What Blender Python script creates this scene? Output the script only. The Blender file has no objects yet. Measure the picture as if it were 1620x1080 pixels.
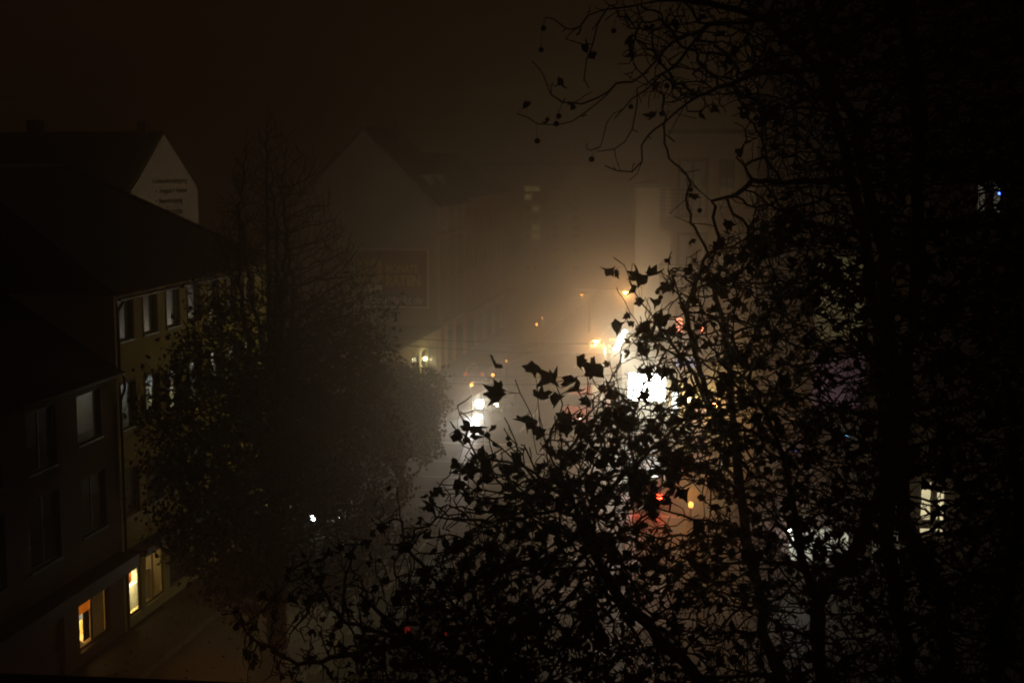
import bpy, math, random
import numpy as np
from mathutils import Vector, Matrix, kdtree

random.seed(7)
rng = np.random.default_rng(11)
S = bpy.context.scene
COL = S.collection
R = math.radians

# ------------------------------------------------------------------ camera
CAMZ = 18.5
F = 2250.0
PITCH = math.atan(290.0 / F)
YAW = math.atan(380.0 / (290 * math.sin(PITCH) + F * math.cos(PITCH)))
cd = bpy.data.cameras.new('camera')
cam = bpy.data.objects.new('camera', cd)
COL.objects.link(cam)
cam.location = (0, 0, CAMZ)
cam.rotation_euler = (R(90) - PITCH, 0, YAW)
cd.sensor_width = 36
cd.lens = F / 1620 * 36
cd.clip_start = 0.1
cd.clip_end = 2000
S.camera = cam

# ------------------------------------------------------------------ night sky
W = bpy.data.worlds.new("World")
S.world = W
W.use_nodes = True
bg = W.node_tree.nodes['Background']
bg.inputs['Color'].default_value = (1.0, 0.52, 0.19, 1)
bg.inputs['Strength'].default_value = 0.0066

# ------------------------------------------------------------------ render settings
S.view_settings.view_transform = 'Standard'
S.view_settings.look = 'None'
S.view_settings.gamma = 1
S.view_settings.exposure = 0
S.render.engine = 'CYCLES'
cy = S.cycles
cy.use_denoising = True
cy.denoiser = 'OPENIMAGEDENOISE'
cy.max_bounces = 6
cy.diffuse_bounces = 2
cy.glossy_bounces = 2
cy.transparent_max_bounces = 16
cy.volume_bounces = 1
cy.sample_clamp_indirect = 0.5
cy.filter_width = 1.9
cy.caustics_reflective = False
cy.caustics_refractive = False

HAZE_DENSITY = 0.0074
HAZE_G = 0.93

# ------------------------------------------------------------------ helpers
_h = Vector((-math.sin(YAW), math.cos(YAW), 0))
_r = Vector((math.cos(YAW), math.sin(YAW), 0))
_f = _h * math.cos(PITCH) - Vector((0, 0, 1)) * math.sin(PITCH)
_u = _h * math.sin(PITCH) + Vector((0, 0, 1)) * math.cos(PITCH)


def ray(px, py):
    return _r * (px - 810) + _u * (540 - py) + _f * F


def at(px, py, Y):
    d = ray(px, py)
    return Vector((0, 0, CAMZ)) + d * (Y / d.y)


def hitx(px, py, X):
    d = ray(px, py)
    return Vector((0, 0, CAMZ)) + d * (X / d.x)


def proj(P):
    d = np.asarray(P, float) - np.array([0, 0, CAMZ])
    z = d @ np.array(_f)
    return 810 + F * (d @ np.array(_r)) / z, 540 - F * (d @ np.array(_u)) / z


def V(*a):
    return Vector(a)


def tag(o, label=None, cat=None, group=None, kind=None):
    if label: o['label'] = label
    if cat: o['category'] = cat
    if group: o['group'] = group
    if kind: o['kind'] = kind
    return o


def empty(name, loc=(0, 0, 0), rz=0, label=None, cat=None, group=None):
    o = bpy.data.objects.new(name, None)
    COL.objects.link(o)
    o.location = loc
    o.rotation_euler = (0, 0, rz)
    return tag(o, label, cat, group)


def copy_tree(o, parent=None):
    c = o.copy()
    COL.objects.link(c)
    c.parent = parent
    for ch in list(o.children):
        copy_tree(ch, c)
    return c


class MB:
    def __init__(s):
        s.v, s.f, s.m, s.cur = [], [], [], 0

    def face(s, pts):
        i = len(s.v)
        s.v += [tuple(p) for p in pts]
        s.f.append(tuple(range(i, i + len(pts))))
        s.m.append(s.cur)

    def addf(s, idx):
        s.f.append(tuple(idx))
        s.m.append(s.cur)

    def box(s, x0, x1, y0, y1, z0, z1):
        s.hexa([(x0, y0, z0), (x1, y0, z0), (x1, y1, z0), (x0, y1, z0)],
               [(x0, y0, z1), (x1, y0, z1), (x1, y1, z1), (x0, y1, z1)])

    def hexa(s, b, t):
        n = len(b)
        i = len(s.v)
        s.v += [tuple(p) for p in b] + [tuple(p) for p in t]
        s.addf([i + k for k in reversed(range(n))])
        s.addf([i + n + k for k in range(n)])
        for k in range(n):
            q = (k + 1) % n
            s.addf((i + k, i + q, i + n + q, i + n + k))

    def obox(s, o, u, w, n, u0, u1, v0, v1, n0, n1):
        """box in a frame: o origin, u across, w up, n outward"""
        P = lambda a, b, c: o + u * a + w * b + n * c
        s.hexa([P(u0, v0, n0), P(u1, v0, n0), P(u1, v0, n1), P(u0, v0, n1)],
               [P(u0, v1, n0), P(u1, v1, n0), P(u1, v1, n1), P(u0, v1, n1)])

    def tube(s, pts, rad, n=6, cap=True):
        pts = [Vector(p) for p in pts]
        if not hasattr(rad, '__len__'): rad = [rad] * len(pts)
        i0 = len(s.v)
        ref = None
        for k, p in enumerate(pts):
            d = (pts[min(k + 1, len(pts) - 1)] - pts[max(k - 1, 0)])
            if d.length < 1e-9: d = V(0, 0, 1)
            d.normalize()
            if ref is None:
                ref = d.orthogonal().normalized()
            ref = (ref - d * ref.dot(d))
            if ref.length < 1e-6: ref = d.orthogonal()
            ref.normalize()
            b = d.cross(ref)
            for j in range(n):
                a = 2 * math.pi * j / n
                s.v.append(tuple(p + (ref * math.cos(a) + b * math.sin(a)) * rad[k]))
        for k in range(len(pts) - 1):
            for j in range(n):
                q = (j + 1) % n
                a = i0 + k * n
                s.addf((a + j, a + q, a + n + q, a + n + j))
        if cap:
            s.addf([i0 + j for j in reversed(range(n))])
            e = i0 + (len(pts) - 1) * n
            s.addf([e + j for j in range(n)])

    def lathe(s, c, prof, n=16, axis=None):
        """prof: list of (r, t); axis default +z"""
        ax = Vector(axis).normalized() if axis is not None else V(0, 0, 1)
        a1 = ax.orthogonal().normalized()
        a2 = ax.cross(a1)
        i0 = len(s.v)
        c = Vector(c)
        for r_, t in prof:
            for j in range(n):
                a = 2 * math.pi * j / n
                s.v.append(tuple(c + ax * t + (a1 * math.cos(a) + a2 * math.sin(a)) * r_))
        for k in range(len(prof) - 1):
            for j in range(n):
                q = (j + 1) % n
                a = i0 + k * n
                s.addf((a + j, a + q, a + n + q, a + n + j))
        s.addf([i0 + j for j in reversed(range(n))])
        e = i0 + (len(prof) - 1) * n
        s.addf([e + j for j in range(n)])

    def ball(s, c, r_, n=10, m=6):
        s.lathe(c, [(r_ * math.sin(math.pi * k / m) + 1e-4, -r_ * math.cos(math.pi * k / m)) for k in range(m + 1)], n)

    def build(s, name, mat, parent=None, smooth=False):
        me = bpy.data.meshes.new(name)
        me.from_pydata(s.v, [], s.f)
        mats = mat if isinstance(mat, (list, tuple)) else [mat]
        for x in mats: me.materials.append(x)
        if len(mats) > 1:
            me.polygons.foreach_set('material_index', s.m)
        if smooth:
            me.polygons.foreach_set('use_smooth', [True] * len(me.polygons))
        me.update()
        o = bpy.data.objects.new(name, me)
        COL.objects.link(o)
        if parent is not None:
            o.parent = parent
        return o


def bevel(o, w=0.02, seg=2):
    b = o.modifiers.new('bevel', 'BEVEL')
    b.width = w
    b.segments = seg
    b.limit_method = 'ANGLE'
    return o


# ------------------------------------------------------------------ materials
def mat(name, col, rough=0.8, col2=None, scale=1.2, detail=6, bump=0.0, bscale=20, metal=0.0, spec=0.5, rough2=None):
    m = bpy.data.materials.new(name)
    m.use_nodes = True
    nt = m.node_tree
    b = nt.nodes['Principled BSDF']
    b.inputs['Roughness'].default_value = rough
    b.inputs['Metallic'].default_value = metal
    b.inputs['Specular IOR Level'].default_value = spec
    if col2 is None:
        col2 = tuple(c * 0.7 for c in col)
    tc = nt.nodes.new('ShaderNodeTexCoord')
    nz = nt.nodes.new('ShaderNodeTexNoise')
    nz.inputs['Scale'].default_value = scale
    nz.inputs['Detail'].default_value = detail
    nz.inputs['Roughness'].default_value = 0.65
    nt.links.new(tc.outputs['Object'], nz.inputs['Vector'])
    rp = nt.nodes.new('ShaderNodeValToRGB')
    rp.color_ramp.elements[0].position = 0.32
    rp.color_ramp.elements[1].position = 0.68
    rp.color_ramp.elements[0].color = (*col2, 1)
    rp.color_ramp.elements[1].color = (*col, 1)
    nt.links.new(nz.outputs['Fac'], rp.inputs['Fac'])
    nt.links.new(rp.outputs['Color'], b.inputs['Base Color'])
    if rough2 is not None:
        mr = nt.nodes.new('ShaderNodeMapRange')
        mr.inputs['From Min'].default_value = 0.35
        mr.inputs['From Max'].default_value = 0.65
        mr.inputs['To Min'].default_value = rough
        mr.inputs['To Max'].default_value = rough2
        nt.links.new(nz.outputs['Fac'], mr.inputs['Value'])
        nt.links.new(mr.outputs['Result'], b.inputs['Roughness'])
    if bump:
        n2 = nt.nodes.new('ShaderNodeTexNoise')
        n2.inputs['Scale'].default_value = bscale
        n2.inputs['Detail'].default_value = 4
        nt.links.new(tc.outputs['Object'], n2.inputs['Vector'])
        bp = nt.nodes.new('ShaderNodeBump')
        bp.inputs['Strength'].default_value = bump
        bp.inputs['Distance'].default_value = 0.02
        nt.links.new(n2.outputs['Fac'], bp.inputs['Height'])
        nt.links.new(bp.outputs['Normal'], b.inputs['Normal'])
    return m


def tile_mat(name, col, col2):
    """roof tiles: rows of brick texture driving colour and bump"""
    m = mat(name, col, 0.85, col2, 0.8)
    nt = m.node_tree
    b = nt.nodes['Principled BSDF']
    tc = nt.nodes.new('ShaderNodeTexCoord')
    wv = nt.nodes.new('ShaderNodeTexWave')
    wv.wave_type = 'BANDS'
    wv.bands_direction = 'Z'
    wv.wave_profile = 'SAW'
    wv.inputs['Scale'].default_value = 1.6
    wv.inputs['Distortion'].default_value = 0.4
    nt.links.new(tc.outputs['Object'], wv.inputs['Vector'])
    bp = nt.nodes.new('ShaderNodeBump')
    bp.inputs['Strength'].default_value = 0.6
    bp.inputs['Distance'].default_value = 0.04
    nt.links.new(wv.outputs['Fac'], bp.inputs['Height'])
    nt.links.new(bp.outputs['Normal'], b.inputs['Normal'])
    return m


def emit(name, col, strength, sample=True, var=0.0, scale=3.0):
    m = bpy.data.materials.new(name)
    m.use_nodes = True
    nt = m.node_tree
    b = nt.nodes['Principled BSDF']
    b.inputs['Base Color'].default_value = (*[min(0.8, c) for c in col], 1)
    b.inputs['Emission Color'].default_value = (*col, 1)
    b.inputs['Emission Strength'].default_value = strength
    if var:
        tc = nt.nodes.new('ShaderNodeTexCoord')
        nz = nt.nodes.new('ShaderNodeTexNoise')
        nz.inputs['Scale'].default_value = scale
        nz.inputs['Detail'].default_value = 3
        mr = nt.nodes.new('ShaderNodeMapRange')
        mr.inputs['From Min'].default_value = 0.35
        mr.inputs['From Max'].default_value = 0.65
        mr.inputs['To Min'].default_value = strength * (1 - var)
        mr.inputs['To Max'].default_value = strength
        nt.links.new(tc.outputs['Object'], nz.inputs['Vector'])
        nt.links.new(nz.outputs['Fac'], mr.inputs['Value'])
        nt.links.new(mr.outputs['Result'], b.inputs['Emission Strength'])
    m.cycles.emission_sampling = 'FRONT_BACK' if sample else 'NONE'
    return m


def glass_mat(name):
    m = bpy.data.materials.new(name)
    m.use_nodes = True
    nt = m.node_tree
    nt.nodes.remove(nt.nodes['Principled BSDF'])
    out = nt.nodes['Material Output']
    g = nt.nodes.new('ShaderNodeBsdfGlossy')
    g.inputs['Roughness'].default_value = 0.22
    t = nt.nodes.new('ShaderNodeBsdfTransparent')
    t.inputs['Color'].default_value = (0.86, 0.9, 0.9, 1)
    lw = nt.nodes.new('ShaderNodeLayerWeight')
    pw = nt.nodes.new('ShaderNodeMath'); pw.operation = 'POWER'; pw.inputs[1].default_value = 4.0
    nt.links.new(lw.outputs['Facing'], pw.inputs[0])
    fr = nt.nodes.new('ShaderNodeMath'); fr.operation = 'MULTIPLY_ADD'
    fr.inputs[1].default_value = 0.16; fr.inputs[2].default_value = 0.04
    nt.links.new(pw.outputs[0], fr.inputs[0])
    mx = nt.nodes.new('ShaderNodeMixShader')
    nt.links.new(fr.outputs[0], mx.inputs[0])
    nt.links.new(t.outputs[0], mx.inputs[1])
    nt.links.new(g.outputs[0], mx.inputs[2])
    nt.links.new(mx.outputs[0], out.inputs['Surface'])
    return m


M = dict(
    ground=mat('ground', (0.06, 0.055, 0.05), 0.8, (0.035, 0.033, 0.03), 0.4, bump=0.3),
    road=mat('road', (0.055, 0.055, 0.055), 0.38, (0.035, 0.035, 0.036), 0.7, 9, bump=0.35, bscale=45, rough2=0.62),
    pave=mat('pavement', (0.042, 0.036, 0.029), 0.5, (0.025, 0.021, 0.018), 1.1, 8, bump=0.25, bscale=12, rough2=0.75),
    kerb=mat('kerb', (0.22, 0.21, 0.2), 0.7, (0.13, 0.125, 0.12), 2.5),
    paint=mat('road_paint', (0.62, 0.6, 0.56), 0.55, (0.3, 0.29, 0.27), 2.2, 8),
    yellow=mat('yellow_plaster', (0.5, 0.45, 0.12), 0.9, (0.41, 0.37, 0.095), 0.5, 8, bump=0.3, bscale=40),
    brown=mat('brown_plaster', (0.13, 0.06, 0.038), 0.9, (0.09, 0.042, 0.028), 0.6, 8, bump=0.3, bscale=40),
    white=mat('white_plaster', (0.68, 0.63, 0.55), 0.9, (0.55, 0.5, 0.43), 0.35, 8, bump=0.2, bscale=30),
    greywall=mat('grey_render', (0.32, 0.30, 0.26), 0.9, (0.24, 0.225, 0.2), 0.35, 8, bump=0.2, bscale=30),
    cream=mat('cream_plaster', (0.46, 0.42, 0.30), 0.9, (0.36, 0.32, 0.23), 0.4, 8, bump=0.2, bscale=30),
    stucco=mat('stucco', (0.45, 0.42, 0.35), 0.9, (0.34, 0.31, 0.26), 0.4, 8, bump=0.2, bscale=30),
    pink=mat('salmon_plaster', (0.44, 0.30, 0.24), 0.9, (0.34, 0.23, 0.18), 0.4, 8, bump=0.2, bscale=30),
    salmon=mat('salmon_column', (0.75, 0.38, 0.28), 0.7, (0.6, 0.3, 0.22), 1),
    brick=mat('dark_red_brick', (0.13, 0.055, 0.04), 0.9, (0.08, 0.035, 0.028), 1.5, 8, bump=0.4, bscale=18),
    tan=mat('tan_plaster', (0.46, 0.37, 0.26), 0.9, (0.37, 0.3, 0.2), 0.35, 8),
    paleyel=mat('pale_yellow_plaster', (0.6, 0.52, 0.27), 0.85, (0.45, 0.38, 0.2), 0.6, 8),
    roof=tile_mat('roof_tiles', (0.045, 0.03, 0.024), (0.025, 0.018, 0.015)),
    felt=mat('roof_felt', (0.04, 0.04, 0.04), 0.9, (0.025, 0.025, 0.025), 0.8),
    frame=mat('window_frame', (0.62, 0.6, 0.55), 0.5, (0.5, 0.48, 0.44), 2),
    darkframe=mat('dark_frame', (0.05, 0.035, 0.025), 0.5, (0.03, 0.02, 0.015), 2),
    surround=mat('brown_surround', (0.2, 0.11, 0.05), 0.8, (0.14, 0.08, 0.04), 2),
    blind=mat('roller_blind', (0.5, 0.5, 0.54), 0.85, (0.42, 0.42, 0.46), 3),
    metal=mat('grey_metal', (0.3, 0.3, 0.29), 0.45, (0.2, 0.2, 0.19), 3, metal=0.7),
    zinc=mat('zinc', (0.09, 0.08, 0.07), 0.5, (0.05, 0.045, 0.04), 3, metal=0.5),
    black=mat('black_metal', (0.02, 0.02, 0.02), 0.5, (0.012, 0.012, 0.012), 3),
    wire=mat('wire', (0.03, 0.03, 0.03), 0.6, (0.02, 0.02, 0.02), 3),
    bark=mat('plane_bark', (0.10, 0.085, 0.06), 0.9, (0.045, 0.04, 0.03), 9, bump=0.5, bscale=40),
    bark2=mat('hazel_bark', (0.075, 0.06, 0.045), 0.9, (0.04, 0.033, 0.026), 6, bump=0.5, bscale=20),
    leaf=mat('withered_leaf', (0.10, 0.065, 0.03), 0.8, (0.06, 0.05, 0.025), 5, spec=0.2),
    leaf2=mat('hazel_leaf', (0.085, 0.085, 0.025), 0.75, (0.06, 0.045, 0.018), 0.5, spec=0.25),
    ballm=mat('seed_ball', (0.07, 0.05, 0.03), 0.95, (0.05, 0.035, 0.02), 60, bump=0.8, bscale=300),
    glass=glass_mat('glass'),
    tyre=mat('tyre', (0.02, 0.02, 0.02), 0.85), rim=mat('rim', (0.45, 0.45, 0.46), 0.3, metal=0.9),
    carglass=mat('car_glass', (0.015, 0.016, 0.018), 0.05, (0.012, 0.012, 0.014), 1),
    chrome=mat('chrome', (0.75, 0.75, 0.75), 0.12, (0.65, 0.65, 0.65), 2, metal=1.0),
    cardark=mat('dark_red_paint', (0.07, 0.025, 0.02), 0.25, (0.06, 0.02, 0.018), 1),
    cargrey=mat('grey_paint', (0.12, 0.12, 0.125), 0.25, (0.1, 0.1, 0.105), 1),
    carblue=mat('blue_black_paint', (0.02, 0.025, 0.04), 0.25, (0.018, 0.02, 0.03), 1),
    carred=mat('red_paint', (0.55, 0.06, 0.04), 0.3, (0.45, 0.05, 0.035), 1),
    carwhite=mat('silver_paint', (0.4, 0.4, 0.4), 0.28, (0.35, 0.35, 0.35), 1),
    orange=mat('orange_banner', (0.85, 0.22, 0.02), 0.7, (0.75, 0.18, 0.02), 2),
    shopwall=mat('shop_wall', (0.75, 0.6, 0.3), 0.8, (0.65, 0.5, 0.24), 1),
    whiteboard=mat('white_board', (0.8, 0.78, 0.72), 0.7, (0.7, 0.68, 0.63), 2),
    bbred=mat('billboard_red', (0.2, 0.055, 0.04), 0.7, (0.16, 0.045, 0.033), 1),
    bbyel=mat('billboard_yellow', (0.5, 0.42, 0.09), 0.7, (0.42, 0.35, 0.07), 1),
    bbdark=mat('billboard_dark', (0.05, 0.045, 0.045), 0.7, (0.04, 0.035, 0.035), 1),
    letter=mat('dark_lettering', (0.10, 0.085, 0.07), 0.8, (0.07, 0.06, 0.05), 2),
    curtain=mat('curtain', (0.16, 0.14, 0.12), 0.9, (0.1, 0.09, 0.08), 4),
    sodium=emit('sodium_bulb', (1.0, 0.42, 0.10), 60, False),
    amber=emit('amber_bulb', (1.0, 0.36, 0.06), 5, False),
    amberfaint=emit('amber_bulb_faint', (1.0, 0.4, 0.1), 2.2, False),
    white_lamp=emit('white_lamp', (0.95, 1.0, 0.9), 45, False),
    head=emit('headlight_bulb', (1.0, 0.97, 0.9), 60, False),
    headdim=emit('sidelight_bulb', (1.0, 0.85, 0.6), 25, False),
    led=emit('white_led', (0.85, 0.95, 1.0), 50, False),
    tail=emit('tail_light', (1.0, 0.03, 0.015), 14, False),
    tailfar=emit('tail_light_faint', (1.0, 0.12, 0.05), .6, False),
    taildim=emit('tail_light_dim', (1.0, 0.03, 0.02), 0.12, False),
    tailbright=emit('brake_light', (1.0, 0.03, 0.01), 70, True),
    sign=emit('lit_sign', (0.92, 1.0, 0.95), 26, True),
    sign2=emit('lit_display', (0.95, 1.0, 0.97), 5, True, 0.5, 2),
    yellamp=emit('yellow_lamp', (1.0, 0.72, 0.22), 30, False),
    neonred=emit('neon_red', (1.0, 0.22, 0.12), 8, False, 0.6, 6),
    bluelit=emit('blue_window', (0.3, 0.34, 0.9), 0.6, False, 0.6, 3),
    bluedot=emit('blue_led', (0.05, 0.12, 1.0), 12, False),
    cyandot=emit('cyan_led', (0.1, 0.6, 1.0), 12, False),
    pinklit=emit('pink_display', (0.75, 0.4, 0.6), 0.10, False, 0.7, 3),
    warmlit=emit('lit_curtain_warm', (1.0, 0.78, 0.46), 1.7, False, 0.35, 2.5),
    brownlit=emit('lit_blind_brown', (1.0, 0.45, 0.15), 0.006, False, 0.4, 1.5),
    dimlit=emit('lit_curtain_dim', (1.0, 0.78, 0.38), 0.11, False, 0.4, 1.5),
    palelit=emit('lit_blind_pale', (1.0, 0.86, 0.6), 0.13, False, 0.5, 2.5),
    blindglow=emit('glowing_white_blind', (1, .93, .88), .024, False, .25, 1.2),  # faint glow put into plain white blinds so they look paler than the wall
    bluishlit=emit('lit_blind_bluish', (0.9, 0.95, 1.0), 0.05, False, 0.6, 2.5),
    farlit=emit('lit_far_window', (1.0, 0.75, 0.3), 0.17, False, 0.5, 2),
    shoplit=emit('lit_shop', (1.0, 0.86, 0.66), 0.9, False, 0.75, 2.2),
    redlit=emit('red_shop_sign', (1.0, 0.14, 0.06), 1.6, False, 0.4, 2),
)
_nt = M['pave'].node_tree
_b = _nt.nodes['Principled BSDF']
_src = _b.inputs['Base Color'].links[0].from_socket
_tc = _nt.nodes.new('ShaderNodeTexCoord')
_br = _nt.nodes.new('ShaderNodeTexBrick')
_br.inputs['Scale'].default_value = 1.0
_br.inputs['Brick Width'].default_value = .6
_br.inputs['Row Height'].default_value = .4
_br.inputs['Mortar Size'].default_value = .018
_br.inputs['Color1'].default_value = (1, 1, 1, 1)
_br.inputs['Color2'].default_value = (.72, .72, .72, 1)
_br.inputs['Mortar'].default_value = (.3, .3, .3, 1)
_mx = _nt.nodes.new('ShaderNodeMix')
_mx.data_type = 'RGBA'
_mx.blend_type = 'MULTIPLY'
_mx.inputs[0].default_value = 1.0
_nt.links.new(_tc.outputs['Object'], _br.inputs['Vector'])
_nt.links.new(_src, _mx.inputs[6])
_nt.links.new(_br.outputs['Color'], _mx.inputs[7])
_nt.links.new(_mx.outputs[2], _b.inputs['Base Color'])
M['greywood'] = mat('grey_panel', (0.33, 0.33, 0.31), 0.8, (0.25, 0.25, 0.235), 0.8)

UP = V(0, 0, 1)


def point_light(name, loc, power, col, radius=0.12, parent=None):
    ld = bpy.data.lights.new(name, 'POINT')
    ld.energy = power
    ld.color = col
    ld.shadow_soft_size = radius
    o = bpy.data.objects.new(name, ld)
    COL.objects.link(o)
    o.location = loc
    if parent: o.parent = parent
    return o


def spot_light(name, loc, target, power, col, size=70, blend=0.6, radius=0.08, parent=None):
    ld = bpy.data.lights.new(name, 'SPOT')
    ld.energy = power
    ld.color = col
    ld.spot_size = R(size)
    ld.spot_blend = blend
    ld.shadow_soft_size = radius
    o = bpy.data.objects.new(name, ld)
    COL.objects.link(o)
    o.location = loc
    o.rotation_euler = (Vector(target) - Vector(loc)).to_track_quat('-Z', 'Y').to_euler()
    if parent: o.parent = parent
    return o


SOD = (1.0, 0.50, 0.17)
WHITE = (0.95, 1.0, 0.93)


# ------------------------------------------------------------------ facade tools
def facade(mb, o, u, n, width, height, holes, v0=0.0, depth=0.22):
    us = sorted({0.0, width, *[h[0] for h in holes], *[h[1] for h in holes]})
    vs = sorted({v0, height, *[h[2] for h in holes], *[h[3] for h in holes]})
    P = lambda a, b, c=0: o + u * a + UP * b + n * c
    for i in range(len(us) - 1):
        for j in range(len(vs) - 1):
            cu, cv = (us[i] + us[i + 1]) / 2, (vs[j] + vs[j + 1]) / 2
            if any(h[0] < cu < h[1] and h[2] < cv < h[3] for h in holes): continue
            mb.face([P(us[i], vs[j]), P(us[i + 1], vs[j]), P(us[i + 1], vs[j + 1]), P(us[i], vs[j + 1])])
    for a, b, c, d in [h[:4] for h in holes]:
        mb.face([P(a, c), P(a, d), P(a, d, -depth), P(a, c, -depth)])
        mb.face([P(b, c), P(b, d), P(b, d, -depth), P(b, c, -depth)])
        mb.face([P(a, c), P(b, c), P(b, c, -depth), P(a, c, -depth)])
        mb.face([P(a, d), P(b, d), P(b, d, -depth), P(a, d, -depth)])


def window(parent, o, u, n, hole, frame='frame', mull=1, bar=None, inset=0.12, back=None, cover=1.0, sill=True,
           split=None, fw=0.07, backside=None):
    """frame (> pane, blind/curtain, sill) in one opening of a wall"""
    a, b, c, d = hole
    mb = MB()
    n0, n1 = -inset - 0.05, -inset
    g = 0.004
    mb.obox(o, u, UP, n, a + g, a + fw, c + g, d - g, n0, n1)
    mb.obox(o, u, UP, n, b - fw, b - g, c + g, d - g, n0, n1)
    mb.obox(o, u, UP, n, a + fw, b - fw, c + g, c + fw, n0, n1)
    mb.obox(o, u, UP, n, a + fw, b - fw, d - fw, d - g, n0, n1)
    for k in range(mull):
        x = a + (b - a) * (k + 1) / (mull + 1)
        mb.obox(o, u, UP, n, x - fw * .45, x + fw * .45, c + fw, d - fw, n0, n1)
    if bar:
        y = c + (d - c) * bar
        xs = [a + fw] + [a + (b - a) * (k + 1) / (mull + 1) for k in range(mull)] + [b - fw]
        for k in range(len(xs) - 1):
            e0 = xs[k] + (fw * .45 if k else 0)
            e1 = xs[k + 1] - (fw * .45 if k < len(xs) - 2 else 0)
            mb.obox(o, u, UP, n, e0, e1, y - fw * .4, y + fw * .4, n0 + .003, n1 - .003)
    fr = mb.build('window', M[frame], parent)
    p = MB()
    p.obox(o, u, UP, n, a + fw * .5, b - fw * .5, c + fw * .5, d - fw * .5, n0 + .02, n0 + .028)
    p.build('pane', M['glass'], fr)
    if back:
        q = MB()
        s0, s1 = split if split else (0, 1)
        if cover >= 0:
            lo, hi = d - fw * .5 - (d - c - fw) * cover, d - fw * .5
        else:
            lo, hi = c + fw * .5, c + fw * .5 + (d - c - fw) * -cover
        q.obox(o, u, UP, n, a + fw * .5 + (b - a - fw) * s0, a + fw * .5 + (b - a - fw) * s1, lo, hi, n0 - .10, n0 - .08)
        q.build('blind' if 'blind' in M[back].name else 'curtain', M[back], fr)
    if sill:
        s = MB()
        s.obox(o, u, UP, n, a - .06, b + .06, c - .07, c - .004, -inset + .002, .07)
        s.build('sill', M['zinc'], fr)
    return fr


def surround(mb, o, u, n, hole, w=0.1, t=0.025):
    a, b, c, d = hole
    mb.obox(o, u, UP, n, a - w, a, c, d + w, 0.002, t)
    mb.obox(o, u, UP, n, b, b + w, c, d + w, 0.002, t)
    mb.obox(o, u, UP, n, a, b, d, d + w, 0.002, t)


def text_mesh(body, size, o, u, n, u0, v0, matl, parent, name='lettering', extrude=0.01, sx=1.0, shear=0.0, bold=0.0, fit=None):
    cu = bpy.data.curves.new('lettering_curve', 'FONT')
    cu.body = body
    cu.size = size
    cu.extrude = extrude
    cu.offset = bold
    cu.shear = shear
    cu.space_line = 0.95
    tmp = bpy.data.objects.new('lettering_tmp', cu)
    COL.objects.link(tmp)
    dg = bpy.context.evaluated_depsgraph_get()
    me = bpy.data.meshes.new_from_object(tmp.evaluated_get(dg))
    bpy.data.objects.remove(tmp)
    me.materials.clear()
    me.materials.append(matl)
    if fit:
        xs = [v.co.x for v in me.vertices]; ys = [v.co.y for v in me.vertices]
        me.transform(Matrix.Translation((-min(xs), -min(ys), 0)))
        me.transform(Matrix.Diagonal((fit[0] / (max(xs) - min(xs)), fit[1] / (max(ys) - min(ys)), 1, 1)))
    rot = Matrix((u * sx, UP, n)).transposed().to_4x4()
    me.transform(Matrix.Translation(o + u * u0 + UP * v0 + n * (extrude + 0.012)) @ rot)
    ob = bpy.data.objects.new(name, me)
    COL.objects.link(ob)
    ob.parent = parent
    return ob


# ================================================================== THE GROUND
g = MB()
g.face([(-160, -20, -0.15), (120, -20, -0.15), (120, 260, -0.15), (-160, 260, -0.15)])
tag(g.build('ground', M['ground']), kind='structure')
XL, XR = -21.2, -9.6          # kerbs of the street beyond the junction
rd = MB()
rd.face([(XL, -8, 0), (-3.0, -8, 0), (-3.0, 74, 0), (XL, 74, 0)])
rd.face([(XL - 40, 74, 0), (60, 74, 0), (60, 88, 0), (XL - 40, 88, 0)])
rd.face([(XL, 88, 0), (XR, 88, 0), (XR, 250, 0), (XL, 250, 0)])
tag(rd.build('road', M['road']), kind='structure')
pv = MB()
pv.box(-24.7, XL, -8, 74, -0.14, 0.12)
pv.box(-2.9, 30, -8, 73.9, -0.14, 0.121)
pv.box(-60, XL, 88, 240, -0.14, 0.122)
pv.box(XR, 40, 88, 240, -0.14, 0.119)
tag(pv.build('pavement', M['pave']), kind='structure')
kb = MB()
kb.box(XL, XL + .15, -8, 74, -0.1, .13)
kb.box(-3.05, -2.9, -8, 74, -0.1, .13)
kb.box(XL, XL + .15, 88, 240, -0.1, .13)
kb.box(XR - .15, XR, 88, 240, -0.1, .13)
kb.box(XR, 40, 87.85, 88, -0.1, .13)
kb.box(-60, XL, 87.85, 88, -0.1, .13)
tag(kb.build('kerb', M['kerb']), kind='structure')
mk = MB()
zf = 0.004
for yy in (83.9, 79.6, 76.2):
    mk.face([(XL + .6, yy, zf), (XR + 5.5, yy, zf), (XR + 5.5, yy + .28, zf), (XL + .6, yy + .28, zf)])
for k in range(30):
    y0 = 4 + k * 6
    if 72 < y0 + 3 and y0 < 90: continue
    mk.face([(-15.3, y0, zf), (-15.15, y0, zf), (-15.15, y0 + 3, zf), (-15.3, y0 + 3, zf)])
mk.face([(-15, 72.4, zf), (-3.3, 72.4, zf), (-3.3, 72.9, zf), (-15, 72.9, zf)])
mk.face([(XL + .4, 89.4, zf), (-15.4, 89.4, zf), (-15.4, 89.9, zf), (XL + .4, 89.9, zf)])
for k in range(8):
    x0 = -9.0 + k * 1.0
    mk.face([(x0, 84.6, zf), (x0 + .5, 84.6, zf), (x0 + .5, 87.4, zf), (x0, 87.4, zf)])
tag(mk.build('road_marking', M['paint']), kind='structure')

# ================================================================== LEFT SIDE
FX = -23.8                    # facade line of the left side

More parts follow.
